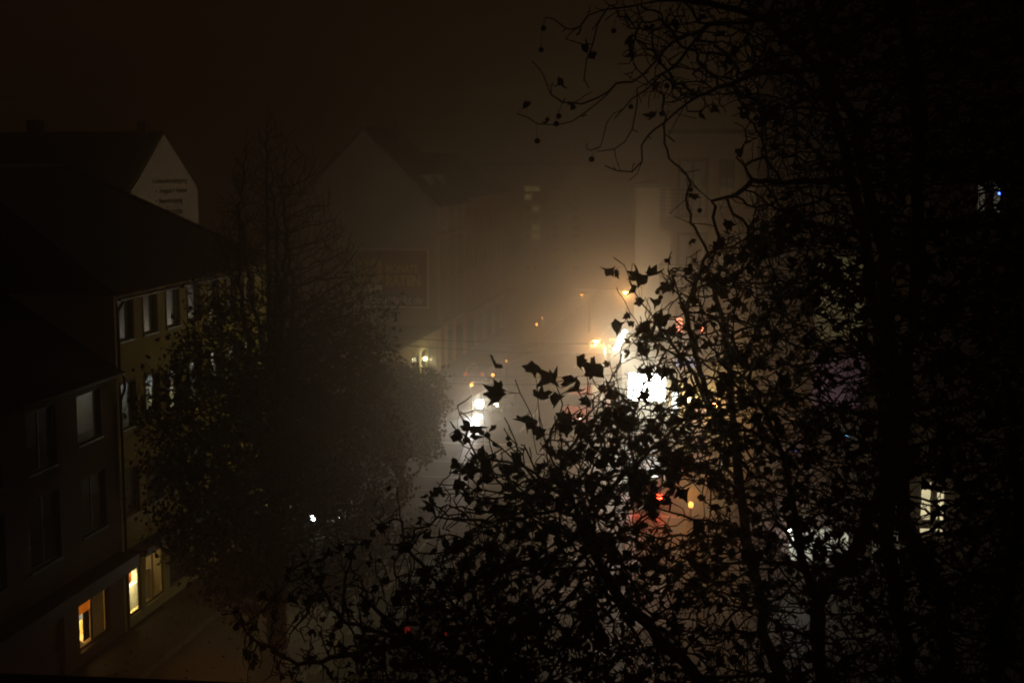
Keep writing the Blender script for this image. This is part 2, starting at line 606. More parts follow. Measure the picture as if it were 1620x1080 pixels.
# ---- yellow four-storey house with hipped roof
yh = empty('yellow_house', (FX, 50.52, 0), 0,
           'yellow plastered house with hipped roof and brown framed windows behind the conical tree', 'house')
yh_o = V(0, 0, 0)
YU, YN = V(0, 1, 0), V(1, 0, 0)
YW = 17.2
rows = {3: (11.5, 13.18), 2: (8.06, 9.84), 1: (4.6, 6.4)}
holes = []
hrec = []
for fl, (z0, z1) in rows.items():
    for k in range(7):
        a = 0.32 + k * 2.29
        holes.append((a, a + 1.33, z0, z1))
        hrec.append((fl, k, holes[-1]))
shop_holes = [(0.5, 1.7, 0.5, 2.7), (2.0, 4.0, 0.5, 2.7), (4.4, 6.6, 0.5, 2.7), (7.0, 9.2, 0.5, 2.7), (9.9, 11.0, 0.13, 2.7), (11.6, 13.6, .5, 2.7)]
mb = MB()
facade(mb, yh_o, YU, YN, YW, 13.4, holes + shop_holes)
# gable towards the viewer, far wall, back wall
mb.face([(0, 0, 0), (0, 0, 13.4), (-5.9, 0, 17.8), (-11.8, 0, 13.4), (-11.8, 0, 0)])
mb.face([(0, YW, 0), (0, YW, 13.4), (-11.8, YW, 13.4), (-11.8, YW, 0)])
mb.face([(-11.8, 0, 0), (-11.8, YW, 0), (-11.8, YW, 13.4), (-11.8, 0, 13.4)])
mb.build('wall', M['yellow'], yh)
for fl, k, h in hrec:
    sr = MB()
    surround(sr, yh_o, YU, YN, h)
    sr.build('window_surround', M['surround'], yh)
for fl, k, h in hrec:
    kw = dict(mull=0)
    if (fl, k) == (3, 0): kw.update(back='bluishlit', cover=0.13)
    elif (fl, k) == (3, 1): kw.update(back='palelit', split=(0.0, 0.4))
    elif (fl, k) in ((3, 2), (3, 3)): kw.update(back='blindglow')
    elif (fl, k) == (2, 0): kw.update(back='palelit', split=(0.0, 0.42))
    elif (fl, k) == (2, 1): kw.update(back='bluishlit', split=(0.0, 0.3))
    elif (fl, k) == (3, 5): kw.update(back='blind', cover=.5)
    elif (fl, k) == (2, 4): kw.update(back='palelit', cover=.6)
    elif (fl, k) == (1, 3): kw.update(back='palelit', cover=.45)
    else: kw.update(back='curtain', cover=random.choice([.3, .5, 1.0]), split=random.choice([(0, .4), (.5, 1), (0, 1)]))
    window(yh, yh_o, YU, YN, h, 'darkframe' if fl != 3 or k in (0, 1) else 'frame', **kw)
for h in shop_holes:
    window(yh, yh_o, YU, YN, h, 'darkframe', mull=1 if h[1] - h[0] > 1.5 else 0, sill=False)
rf = MB()
e = 0.35
RE = hitx(98, 263, FX - 5.9)
A = [(e, -e, 13.36), (e, YW + e, 13.36), (-11.8 - e, YW + e, 13.36), (-11.8 - e, -e, 13.36)]
r0, r1 = (-5.9, -e, RE.z), (-5.9, RE.y - 50.52, RE.z)
rf.face(A)
rf.face([A[0], A[1], r1, r0])
rf.face([A[1], A[2], r1])
rf.face([A[2], A[3], r0, r1])
rf.face([A[3], A[0], r0])
roof = rf.build('roof', M['roof'], yh)
rc = MB()
for i in range(28):
    t = i / 28
    p = Vector(r1).lerp(Vector(A[1]), t); q = Vector(r1).lerp(Vector(A[1]), t + 1 / 28 * .97)
    rc.tube([p + V(0, 0, .04), q + V(0, 0, .07)], .11, 6)
for i in range(22):
    t = i / 22
    p = Vector(r0).lerp(Vector(r1), t); q = Vector(r0).lerp(Vector(r1), t + 1 / 22 * .97)
    rc.tube([p + V(0, 0, .04), q + V(0, 0, .07)], .11, 6)
rc.build('ridge_tiles', M['roof'], roof)
gt = MB()
gt.tube([(e + .06, -e, 13.2), (e + .06, YW + e, 13.2)], .075, 8)
gt.build('gutter', M['zinc'], yh)
dp = MB()
dp.tube([(e + .05, .02, 13.15), (.12, .05, 12.7), (.12, .05, 10.5), (.3, .05, 10.15), (.3, .05, 9.75), (.12, .05, 9.3), (.12, .05, .2)], .06, 8)
dp.build('downpipe', M['zinc'], yh)
cp = MB()
cp.obox(yh_o, YU, UP, YN, .5, YW - .6, 3.02, 3.3, .004, .75)
cp.build('canopy', M['black'], yh)
# lit shop interior
rm = MB()
rm.face([(-4, .4, .13), (-4, 4.3, .13), (-4, 4.3, 3), (-4, .4, 3)])
rm.face([(-.01, .4, .13), (-4, .4, .13), (-4, .4, 3), (-.01, .4, 3)])
rm.face([(-.01, 4.3, .13), (-4, 4.3, .13), (-4, 4.3, 3), (-.01, 4.3, 3)])
rm.face([(-.01, .4, 3), (-4, .4, 3), (-4, 4.3, 3), (-.01, 4.3, 3)])
rm.face([(-.01, .4, .135), (-4, .4, .135), (-4, 4.3, .135), (-.01, 4.3, .135)])
rm.build('shop_room', M['shopwall'], yh)
sh = MB()
for k in range(3):
    y0 = .9 + k * 1.4
    sh.box(-1.4, -.9, y0, y0 + .9, .14, .9 + .25 * (k % 3))
    sh.box(-3.9, -3.5, y0, y0 + 1.1, .14, 2.1)
sh.build('display_shelf', M['whiteboard'], yh)
pst = MB()
for y0, y1, z0, z1 in ((1.3, 2.0, 1.5, 2.4), (2.9, 3.4, 1.3, 2.2)):
    pst.box(-.62, -.6, y0, y1, z0, z1)
pst.build('poster', M['orange'], yh)
fl = MB()
for k in range(3):
    fl.box(-2.0 - k * .6, -1.8 - k * .6, 1.2, 3.6, 2.93, 2.98)
fl.build('ceiling_lamp', emit('shop_tube', (1, .9, .7), 4.3, False), yh)
for k in range(1):
    spot_light('shop_light', (-.45, 2.3 + k * 4, 2.85), (-3.2, 2.3 + k * 4, .9), 2200, (1, .74, .3), 120, .6, .1, yh)

# ---- brown house nearer, lower eave
BW = 16.0
BE = 50.48
bh = empty('brown_house', (FX, BE - BW, 0), 0,
           'low reddish brown house at the left edge with an orange and yellow lit shop window', 'house')
O0 = V(0, 0, 0)
bh_holes = []
for y0, y1, z0, z1 in ((47.2, 49.1, 8.2, 10.0), (43.5, 45.6, 7.9, 10.0), (39.9, 41.9, 7.9, 10.0), (43.5, 45.66, 4.55, 7.0), (47.3, 49.3, 4.75, 6.9), (39.9, 41.9, 4.55, 7.0), (36.3, 38.3, 4.55, 7.0)):
    bh_holes.append((y0 - BE + BW, y1 - BE + BW, z0, z1))
bshop = (46.75 - BE + BW, 49.25 - BE + BW, .6, 2.6)
bdoor = (44.4 - BE + BW, 45.6 - BE + BW, .13, 2.4)
mb = MB()
facade(mb, O0, YU, YN, BW - .02, 10.5, bh_holes + [bshop, bdoor])
mb.face([(0, 0, 0), (0, 0, 10.5), (-5, 0, 13.6), (-10, 0, 10.5), (-10, 0, 0)])
mb.face([(-10, 0, 0), (-10, BW, 0), (-10, BW, 10.5), (-10, 0, 10.5)])
mb.build('wall', M['brown'], bh)
for i, h in enumerate(bh_holes):
    window(bh, O0, YU, YN, h, 'darkframe', mull=1 if i else 0, back='brownlit' if i == 0 else 'curtain', cover=.85 if i == 0 else .4, split=(0.05, .95))
window(bh, O0, YU, YN, bshop, 'darkframe', mull=1, sill=True)
dr = MB()
dr.obox(O0, YU, UP, YN, bdoor[0] + .01, bdoor[1] - .01, .13, 2.39, -.2, -.15)
d_ = dr.build('door', M['darkframe'], bh)
hd = MB()
hd.obox(O0, YU, UP, YN, bdoor[1] - .18, bdoor[1] - .14, 1.0, 1.5, -.148, -.1)
hd.build('handle', M['metal'], d_)
rf = MB()
A = [(.35, -.3, 10.44), (.35, BW - .05, 10.44), (-10.3, BW - .05, 10.44), (-10.3, -.3, 10.44)]
r0, r1 = (-5, -.3, 13.75), (-5, BW - .05, 13.75)
rf.face(A); rf.face([A[0], A[1], r1, r0]); rf.face([A[2], A[3], r0, r1]); rf.face([A[1], A[2], r1]); rf.face([A[3], A[0], r0])
rf.build('roof', M['roof'], bh)
gt = MB(); gt.tube([(.41, -.3, 10.4), (.41, BW - .1, 10.4)], .075, 8); gt.build('gutter', M['zinc'], bh)
cp = MB(); cp.obox(O0, YU, UP, YN, .2, BW - .4, 2.95, 3.45, .004, .9); cp.build('canopy', M['black'], bh)
y0, y1 = bshop[0] - .4, bshop[1] + .1
rm = MB()
rm.face([(-3.2, y0, .3), (-3.2, y1, .3), (-3.2, y1, 2.9), (-3.2, y0, 2.9)])
rm.face([(-.01, y0, .3), (-3.2, y0, .3), (-3.2, y0, 2.9), (-.01, y0, 2.9)])
rm.face([(-.01, y1, .3), (-3.2, y1, .3), (-3.2, y1, 2.9), (-.01, y1, 2.9)])
rm.face([(-.01, y0, 2.9), (-3.2, y0, 2.9), (-3.2, y1, 2.9), (-.01, y1, 2.9)])
rm.face([(-.01, y0, .3), (-3.2, y0, .3), (-3.2, y1, .3), (-.01, y1, .3)])
rm.build('shop_room', M['shopwall'], bh)
ob = MB(); ob.box(-.235, -.22, bshop[0] + .12, bshop[0] + 1.28, 1.85, 2.55); ob.build('banner', emit('glowing_orange', (1, .2, .008), .75, False, .25, 2), bh)  # banner glows by itself, standing in for shop light on it
ob = MB(); ob.box(-.235, -.22, bshop[0] + .12, bshop[0] + .72, 1.66, 1.845); ob.build('price_board', emit('glowing_white', (1, .88, .6), .7, False, .2, 4), bh)  # same painted-in glow on the white board
ob = MB(); ob.box(-.27, -.24, bshop[0] + .78, bshop[0] + 1.28, .75, 1.88); ob.build('display_panel', mat('display_panel', (.16, .09, .03), .7, (.1, .06, .02), 2), bh)
ob = MB(); ob.box(-.25, -.22, bshop[0] + 1.32, bshop[1] - .06, .62, 2.5); ob.build('drawn_curtain', emit('lit_drawn_curtain', (.8, .42, .08), .05, False, .4, 1.5), bh)
ob = MB(); ob.box(-1.0, -.2, bshop[0] + .05, bshop[1] - .05, .5, .6); ob.build('display_ledge', mat('ledge', (.55, .35, .25), .7, (.45, .3, .2), 2), bh)
ob = MB()
ob.hexa([(-.6, bshop[0] + .5, .6), (-.3, bshop[0] + .5, .6), (-.3, bshop[0] + .95, .6), (-.6, bshop[0] + .95, .6)],
        [(-.55, bshop[0] + .6, .85), (-.4, bshop[0] + .6, .85), (-.4, bshop[0] + .7, .85), (-.55, bshop[0] + .7, .85)])
ob.build('display_cloth', M['whiteboard'], bh)
ob = MB(); ob.box(-1.6, -1.4, bshop[0] + .2, bshop[0] + 1.6, 2.82, 2.88); ob.build('ceiling_lamp', emit('shop_tube_warm', (1, .8, .4), 10, False), bh)
spot_light('shop_light', (-.5, bshop[0] + .9, 2.75), (-3, bshop[0] + .9, 1.0), 3800, (1, .68, .2), 120, .6, .1, bh)
point_light('shop_light', (-.55, bshop[0] + .3, 2.0), 30, (1, .66, .2), .1, bh)

# ---- far-left house with a white gable and lettering
gc = at(259, 212, 96)
wdir = V(.25, .968, 0).normalized()
gn = V(.968, -.25, 0).normalized()
wg = empty('white_gable_house', (gc.x, gc.y, 0), 0, 'house with a steep pale gable carrying dark lettering above the black roofs', 'house')
AZ = gc.z
HW = 3.75
Pw = lambda a, z, b=0.0: tuple(wdir * a + gn * b + UP * z)
EZ = AZ - 4.0
mb = MB()
prof = [(-HW, 0), (HW, 0), (HW, EZ), (HW * .93, EZ + .45), (0, AZ), (-HW * .8, EZ + .75), (-HW, EZ + .1)]
L = 17.0
mb.face([Pw(a, z) for a, z in prof])
mb.face([Pw(a, z, -L) for a, z in prof])
mb.face([Pw(-HW, 0), Pw(-HW, EZ + .1), Pw(-HW, EZ + .1, -L), Pw(-HW, 0, -L)])
mb.face([Pw(HW, 0), Pw(HW, EZ), Pw(HW, EZ, -L), Pw(HW, 0, -L)])
mb.build('wall', M['white'], wg)
rf = MB()
top = [(HW + .12, EZ - .05), (HW * .93 + .08, EZ + .5), (0, AZ + .1), (-HW * .8 - .06, EZ + .85), (-HW - .15, EZ + .15)]
for (a, z), (a2, z2) in zip(top, top[1:]):
    rf.hexa([Pw(a, z, -.02), Pw(a2, z2, -.02), Pw(a2, z2, -L), Pw(a, z, -L)], [Pw(a, z + .12, -.02), Pw(a2, z2 + .12, -.02), Pw(a2, z2 + .12, -L), Pw(a, z + .12, -L)])
roof = rf.build('roof', M['roof'], wg)
ch = MB()
ch.hexa([Pw(-.5, AZ - 1, -1.2), Pw(.1, AZ - 1, -1.2), Pw(.1, AZ - 1, -1.9), Pw(-.5, AZ - 1, -1.9)], [Pw(-.5, AZ + .9, -1.2), Pw(.1, AZ + .9, -1.2), Pw(.1, AZ + .9, -1.9), Pw(-.5, AZ + .9, -1.9)])
ch.build('chimney', M['brown'], roof)
ch = MB()
ch.hexa([Pw(-.5, AZ - 1, -11), Pw(.3, AZ - 1, -11), Pw(.3, AZ - 1, -12), Pw(-.5, AZ - 1, -12)], [Pw(-.5, AZ + 1.1, -11), Pw(.3, AZ + 1.1, -11), Pw(.3, AZ + 1.1, -12), Pw(-.5, AZ + 1.1, -12)])
ch.build('chimney', M['brown'], roof)
for i, (t, x, z) in enumerate((("Gebäudereinigung", -1.4, EZ + .42), ("•  Treppen + Fenster", -1.1, EZ - .28), ("•  Bauendreinigung", -1.1, EZ - .98), ("    Fassaden", 0.1, EZ - 1.68))):
    text_mesh(t.strip(), .6, O0, wdir, gn, x, z, M['letter'], wg, fit=((3.9, 3.6, 3.0, 1.8)[i], .5))

# roof antenna on that ridge
ap = Vector((gc.x, gc.y, AZ)) - gn * 15.2 + V(0, 0, .2)
an = empty('roof_antenna', ap, 0, 'tall thin aerial mast with a crossbar on the dark ridge at far left', 'antenna')
mb = MB(); mb.tube([(0, 0, -.3), (0, 0, 4.6)], .05, 6); mb.build('mast', M['black'], an)
mb = MB(); mb.tube([(-1.7, 0, 2.3), (1.7, .1, 2.65)], .03, 5)
for k in range(7):
    t = -1.6 + k * .53
    mb.tube([(t, -.3, 2.475 + t * .103), (t, .3, 2.475 + t * .103)], .015, 4)
mb.build('crossbar', M['black'], an)
mb = MB(); mb.tube([(-.7, 0, .55), (.7, 0, .5)], .025, 5)
for t in (-.6, -.2, .2, .6): mb.tube([(t, -.4, .52), (t, .4, .52)], .015, 4)
mb.build('lower_crossbar', M['black'], an)

# ---- big gabled house in the middle distance
GX = at(690, 400, 119).x
apx = at(575, 205, 119)
ghz = at(690, 326, 119).z
gw = 2 * (GX - apx.x)
gh = empty('gabled_house', (GX, 119, 0), 0, 'tall grey house whose plain gable faces the crossing with a red advertisement', 'house')
GL = at(738, 320, 119).x  # unused helper
GD = 12.4
cols_ = [(1.0 + k * 3.85, 1.0 + k * 3.85 + 1.5) for k in range(3)]
ghh = []
for z0, z1 in ((12.2, 13.6), (8.3, 11.0), (4.9, 7.4)):
    for a, b in cols_:
        for s_ in (0, 1.55):
            ghh.append((a + s_ - .2, a + s_ + 1.05, z0, z1))
gsh = [(.9, 3.1, .13, 3.2), (4.4, 6.6, .13, 3.2), (8.0, 11.4, .13, 3.2)]
mb = MB()
facade(mb, O0, YU, YN, GD, ghz, ghh + gsh)
mb.face([(0, 0, 0), (0, 0, ghz), (apx.x - GX, 0, apx.z), (-gw, 0, ghz), (-gw, 0, 0)])
mb.face([(0, GD, 0), (0, GD, ghz), (apx.x - GX, GD, apx.z), (-gw, GD, ghz), (-gw, GD, 0)])
mb.face([(-gw, 0, 0), (-gw, GD, 0), (-gw, GD, ghz), (-gw, 0, ghz)])
mb.build('wall', M['greywall'], gh)
for h in ghh:
    window(gh, O0, YU, YN, h, 'frame', mull=1, bar=.68, back='curtain', cover=random.choice([.3, .6, 1.0]), sill=False)
for h in gsh:
    window(gh, O0, YU, YN, h, 'darkframe', mull=2, sill=False)
st = MB()
for a in (0.02, 3.7, 7.55, 11.4):
    st.obox(O0, YU, UP, YN, a, a + .45, 4.45, 11.6, .004, .2)
    st.obox(O0, YU, UP, YN, a, a + .45, 12.0, ghz - .25, .004, .2)
st.build('pilaster', M['stucco'], gh)
for c_ in ((-.1, GD, ghz - .24, ghz + .05, .004, .5), (0, GD, 11.62, 11.98, .004, .35), (0, GD, 7.7, 7.95, .205, .3), (-.1, GD, 4.05, 4.42, .004, .6)):
    cn = MB(); cn.obox(O0, YU, UP, YN, *c_); cn.build('cornice', M['stucco'], gh)
for a in (.45, 3.3, 6.9, 11.5):
    cl = MB()
    cl.obox(O0, YU, UP, YN, a, a + .28, .12, 4.0, .004, .1)
    cl.build('shop_column', M['salmon'], gh)
    cl = MB()
    cl.obox(O0, YU, UP, YN, a + .55, a + .8, .12, 4.0, .004, .1)
    cl.build('shop_column', M['salmon'], gh)
rf = MB()
ax_ = apx.x - GX
for sgn in (1, -1):
    xe = .5 if sgn > 0 else -gw - .5
    ze = ghz - .1
    rf.hexa([(xe, -.25, ze), (ax_, -.25, apx.z + .02), (ax_, GD + .2, apx.z + .02), (xe, GD + .2, ze)],
            [(xe, -.25, ze + .22), (ax_, -.25, apx.z + .26), (ax_, GD + .2, apx.z + .26), (xe, GD + .2, ze + .22)])
roof = rf.build('roof', M['roof'], gh)
for y0 in (3.0, 8.0):
    dm = MB()
    dm.box(-3.4, -1.1, y0, y0 + 1.6, ghz + .6, ghz + 2.6)
    dm.build('dormer', M['greywall'], roof)
ch = MB(); ch.box(ax_ + .6, ax_ + 1.3, 7, 8.2, apx.z - 1.5, apx.z + 1.0); ch.build('chimney', M['brown'], roof)

# advertisement on the gable
b0 = at(562, 395, 118.9); b1 = at(676, 486, 118.9)
bw, bhgt = b1.x - b0.x, b0.z - b1.z
bb = empty('billboard', (b0.x, 118.95, b1.z), 0, 'large red advertisement reading 33 MONATE RATEN high on the grey gable', 'billboard')
BU, BN = V(1, 0, 0), V(0, -1, 0)
mb = MB(); mb.obox(O0, BU, UP, BN, 0, bw, bhgt * .24, bhgt, -.04, .10); mb.build('panel', M['bbred'], bb)
mb = MB(); mb.obox(O0, BU, UP, BN, 0, bw, 0.05, bhgt * .24 - .03, -.04, .10); mb.build('strip_panel', M['bbdark'], bb)
mb = MB()
mb.obox(O0, BU, UP, BN, -.12, 0, -.1, bhgt + .1, -.04, .13)
mb.obox(O0, BU, UP, BN, bw, bw + .12, -.1, bhgt + .1, -.04, .13)
mb.obox(O0, BU, UP, BN, 0, bw, -.1, .045, -.04, .13)
mb.obox(O0, BU, UP, BN, 0, bw, bhgt + .004, bhgt + .1, -.04, .13)
mb.build('frame', M['frame'], bb)
mb = MB(); mb.obox(O0, BU, UP, BN, .25, bw * .38, bhgt * .26, bhgt * .38, .104, .115)
mb.build('price_field', M['whiteboard'], bb)
BO = BN * .1
text_mesh("33", 3, O0 + BO, BU, BN, .15, bhgt * .42, M['bbyel'], bb, bold=.12, fit=(bw * .36, bhgt * .42))
text_mesh("MONATE", 1, O0 + BO, BU, BN, bw * .43, bhgt * .60, M['bbyel'], bb, bold=.04, fit=(bw * .45, bhgt * .15))
text_mesh("RATEN", 1, O0 + BO, BU, BN, bw * .43, bhgt * .37, M['bbyel'], bb, bold=.05, fit=(bw * .48, bhgt * .19))
text_mesh("MediaMarkt.de", 1, O0 + BO, BU, BN, bw * .12, bhgt * .06, M['whiteboard'], bb, shear=.25, fit=(bw * .82, bhgt * .13))

# ---- terrace house behind it
t0 = 119 + GD + .02
th = empty('terrace_house', (GX, t0, 0), 0, 'long pinkish plaster house fading into the fog beyond the gabled house', 'house')
TD = 22.0
thh = []
for z0, z1 in ((11.4, 13.1), (8.0, 9.9), (4.7, 6.6)):
    for k in range(8):
        a = .9 + k * 2.65
        thh.append((a, a + 1.2, z0, z1))
tsh = [(1 + k * 5, 4.6 + k * 5, .13, 3.0) for k in range(4)]
mb = MB(); facade(mb, O0, YU, YN, TD, 14.7, thh + tsh)
mb.face([(0, TD, 0), (0, TD, 14.7), (-11, TD, 14.7), (-11, TD, 0)])
mb.build('wall', M['pink'], th)
for h in thh: window(th, O0, YU, YN, h, 'frame', mull=1, bar=.7, sill=False, back='curtain', cover=.5)
for h in tsh: window(th, O0, YU, YN, h, 'darkframe', mull=2, sill=False)
for c_ in ((0, TD, 14.4, 14.75, .004, .45), (0, TD, 3.7, 4.0, .004, .35)):
    cn = MB(); cn.obox(O0, YU, UP, YN, *c_); cn.build('cornice', M['stucco'], th)
rf = MB()
rf.hexa([(.5, 0, 14.76), (-11.3, 0, 14.76), (-11.3, TD, 14.76), (.5, TD, 14.76)], [(-5, .1, 19), (-6, .1, 19), (-6, TD, 19), (-5, TD, 19)])
rf.build('roof', M['roof'], th)

# ---- low pale yellow shop in front of the gable
PX = GX + .05
pvb = empty('low_shop', (PX, 104, 0), 0, 'low pale yellow flat roofed shop with a small lamp below the grey gable', 'shop')
PL = 14.9
ph = [(2.0, 4.6, .6, 2.6), (5.6, 8.2, .6, 2.6), (9.0, 10.9, .13, 2.75), (11.6, 14.2, .6, 2.6)]
mb = MB(); facade(mb, O0, YU, YN, PL, 4.0, ph)
mb.face([(0, 0, 0), (0, 0, 4), (-10, 0, 4), (-10, 0, 0)])
mb.face([(-10, 0, 0), (-10, 0, 4), (-10, PL, 4), (-10, PL, 0)])
mb.build('wall', M['paleyel'], pvb)
for i, h in enumerate(ph): window(pvb, O0, YU, YN, h, 'darkframe', mull=1, sill=False)
rf = MB(); rf.box(-10.1, .35, -.3, PL - .02, 4.01, 4.18); rf.build('roof', M['felt'], pvb)
cn = MB(); cn.obox(O0, YU, UP, YN, 0, PL, 3.1, 3.9, .004, .16); cn.build('fascia', M['paleyel'], pvb)
lp = empty('wall_lamp', at(667, 567, 113.4) + V(.3, 0, 0), 0, 'small pale yellow lamp glowing beside the low shop door', 'lamp')
mb = MB(); mb.ball((0, 0, 0), .19); mb.build('globe', emit('shop_globe', (1, .95, .5), 8, False), lp, True)
mb = MB(); mb.tube([(0, 0, .15), (0, 0, .3), (-.28, 0, .34)], .03, 6); mb.build('bracket', M['black'], lp)
point_light('globe_light', (.45, -.1, -.1), 90, (1, .9, .5), .15, lp)

# ---- far building closing the street
fb = empty('far_block', (-44, 200, 0), 0, 'barely visible tall block at the end of the street with a column of lit windows', 'building')
FU, FN = V(1, 0, 0), V(0, -1, 0)
fh = []
fp = [at(px, py, 200) for px, py in ((835, 304), (835, 310), (848, 304), (848, 318), (848, 347), (848, 358), (848, 364))]
fz = [(16.4, 1), (14.8, 1), (12.9, 1), (10.3, 1), (9.3, 1), (7.0, 0), (4.6, 0)]
fcols = [(fp[0].x + 44 - .55, fp[0].x + 44 + .55), (fp[2].x + 44 - .6, fp[2].x + 44 + .6), (4, 5.3), (7.2, 8.5), (16, 17.3), (19, 20.3)]
lits = {(0, 14.2): 1, (0, 13.0): 1, (1, 14.2): 1, (1, 11.4): 1, (1, 8.7): 1, (1, 7.5): 1}
for ci, (a, b) in enumerate(fcols):
    for z in (14.2, 13.0, 11.4, 10.1, 8.7, 7.5, 5.5, 3.0):
        fh.append((a, b, z - .45, z + .45, (ci, z) in lits))
mb = MB(); facade(mb, O0, FU, FN, 30, 17.5, [h[:4] for h in fh])
mb.face([(30, 0, 0), (30, 0, 17.5), (30, 12, 17.5), (30, 12, 0)])
mb.face([(0, 0, 0), (0, 0, 17.5), (0, 12, 17.5), (0, 12, 0)])
mb.build('wall', M['greywall'], fb)
for h in fh: window(fb, O0, FU, FN, h[:4], 'frame', mull=0, sill=False, back='farlit' if h[4] else 'curtain')
rf = MB(); rf.box(-.3, 30.3, -.3, 12.3, 17.51, 17.8); rf.build('roof', M['felt'], fb)

# ================================================================== RIGHT SIDE
# ---- cream corner house with balconies
c0 = at(1060, 400, 82)
ch_ = empty('corner_house', (c0.x, 82, 0), 0, 'cream corner apartment house with wraparound balconies behind the bare branches', 'apartment house')
CW = 9.0
CH = at(1100, 212, 82).z
lx = lambda px, Y=82: at(px, 400, Y).x - c0.x
lz = lambda py, Y=82: at(1100, py, Y).z
chh = []
for k in range(4):
    dz = -k * 4.22
    if k < 3:
        chh.append((lx(1069), lx(1119), lz(345) + dz, lz(250) + dz, 'door'))
        chh.append((lx(1135), lx(1160), lz(328) + dz, lz(252) + dz, 'win'))
        chh.append((lx(1178), lx(1206), lz(328) + dz, lz(252) + dz, 'win'))
gfl = [(lx(1064), lx(1078), 1.0, 5.2, 'disp'), (lx(1098), lx(1122), .4, 4.2, 'shop'), (lx(1133), lx(1150), .2, 3.6, 'shop2')]
mb = MB(); facade(mb, O0, FU, FN, CW, CH, [h[:4] for h in chh + gfl], depth=.3)
mb.face([(0, 0, 0), (0, 0, CH), (0, 10.8, CH), (0, 10.8, 0)])
mb.face([(CW, 0, 0), (CW, 0, CH), (CW, 10.8, CH), (CW, 10.8, 0)])
mb.build('wall', M['cream'], ch_)
for i, h in enumerate(chh):
    if h[4] == 'door':
        window(ch_, O0, FU, FN, h[:4], 'surround', mull=1, bar=None, sill=False, back='blind', cover=1, split=(0, .8), fw=.2, inset=.2)
    else:
        window(ch_, O0, FU, FN, h[:4], 'darkframe', mull=1, bar=.66, back='curtain', cover=.4, inset=.2)
window(ch_, O0, FU, FN, gfl[0][:4], 'darkframe', mull=0, sill=False, back='sign2', cover=.42, inset=.2)
window(ch_, O0, FU, FN, gfl[1][:4], 'frame', mull=1, sill=False, back='pinklit', inset=.2)
window(ch_, O0, FU, FN, gfl[2][:4], 'frame', mull=1, sill=False, back='palelit', cover=.9, split=(.6, 1), inset=.2)
for k in range(3):
    zt = lz(347) - k * 4.22
    sl = MB()
    sl.box(-.55, lx(1122), -1.0, -.004, zt - .55, zt)
    sl.box(-.55, -.004, .0, 3.2, zt - .55, zt)
    s_ = sl.build('balcony_slab', M['cream'], ch_)
    rl = MB()
    for j in range(8):
        z = zt + .15 + j * .22
        rl.tube([(-.52, 3.1, z), (-.52, -.95, z), (lx(1120), -.95, z)], .014 if j < 7 else .028, 5)
    for x, y in ((-.52, 3.1), (-.52, 1.1), (-.52, -.95), (.7, -.95), (lx(1120), -.95)):
        rl.tube([(x, y, zt), (x, y, zt + 1.72)], .022, 5)
    rl.build('railing', M['zinc'], s_)
rf = MB(); rf.box(-.25, CW + .2, -.3, 11, CH + .004, CH + .25); rf.build('roof', M['felt'], ch_)
for c_ in ((-.1, CW, CH - .3, CH, .004, .22), (-.02, CW, 5.35, 5.65, .004, .2)):
    cn = MB(); cn.obox(O0, FU, UP, FN, *c_); cn.build('cornice', M['cream'], ch_)
# neon emblems, blue display, yellow lamp on its wall
for i, (px, py, w_, h_, lab) in enumerate(((1075, 514, .32, .75, 'left red and white neon sign glowing on the corner house wall'), (1111, 521, .2, .55, 'right slimmer red and white neon sign glowing on the corner house wall'))):
    p = at(px, py, 81.7)
    ns = empty('neon_sign', p, 0, lab, 'neon sign', 'neon signs on the corner house')
    mb = MB()
    for k in range(4):
        a = -h_ / 2 + k * h_ / 3.4
        mb.tube([(-w_ / 2, 0, a), (0, -.02, a + h_ / 7), (w_ / 2, 0, a)], .035, 6)
    mb.build('neon_tube', M['neonred'], ns)
    mb = MB(); mb.box(-w_ / 2 - .06, w_ / 2 + .06, .08, .29, -h_ / 2 - .08, h_ / 2 + .08); mb.build('sign_box', M['black'], ns)
p = at(1090, 578, 81.75)
bs = empty('blue_display', p, 0, 'bluish glowing display panel on the corner house behind leaves', 'sign')
mb = MB(); mb.box(-.75, .55, -.05, .0, -.38, .38); mb.build('screen', M['bluelit'], bs)
mb = MB(); mb.box(-.82, .62, .004, .24, -.45, .45); mb.build('casing', M['black'], bs)
p = at(1088, 626, 81.4)
yl = empty('wall_lamp', p, 0, 'elongated yellow lamp glowing on the corner house beside the white sign', 'lamp')
mb = MB(); mb.lathe((0, 0, -.35), [(.03, 0), (.12, .05), (.15, .35), (.12, .65), (.03, .7)], 10); mb.build('globe', M['yellamp'], yl, True)
mb = MB(); mb.tube([(0, 0, .34), (0, .25, .42), (0, .59, .42)], .03, 6); mb.build('bracket', M['black'], yl)
point_light('lamp_light', (0, -.35, -.2), 200, (1, .72, .3), .15, yl)

# ---- tan house beyond with plain wall, set back across the lane
f0 = at(1004, 400, 105)
fhs = empty('tan_house', (f0.x, 105, 0), 0, 'plain tan end wall of a house standing beyond the balconies', 'house')
FH = at(1030, 297, 105).z
mb = MB()
mb.face([(0, 0, 0), (9, 0, 0), (9, 0, FH), (0, 0, FH)])
hh = [(1.2 + k * 2.7, 2.5 + k * 2.7, z, z + 1.9) for k in range(8) for z in (4.8, 8.2, 11.6)]
facade(mb, O0, YU, V(-1, 0, 0), 24, FH, hh)
mb.face([(0, 24, 0), (9, 24, 0), (9, 24, FH), (0, 24, FH)])
mb.build('wall', M['tan'], fhs)
for h in hh: window(fhs, O0, YU, V(-1, 0, 0), h, 'frame', mull=1, sill=False, back='curtain', cover=.5)
rf = MB(); rf.box(-.3, 9.2, -.15, 24.2, FH + .004, FH + .3); rf.build('roof', M['felt'], fhs)

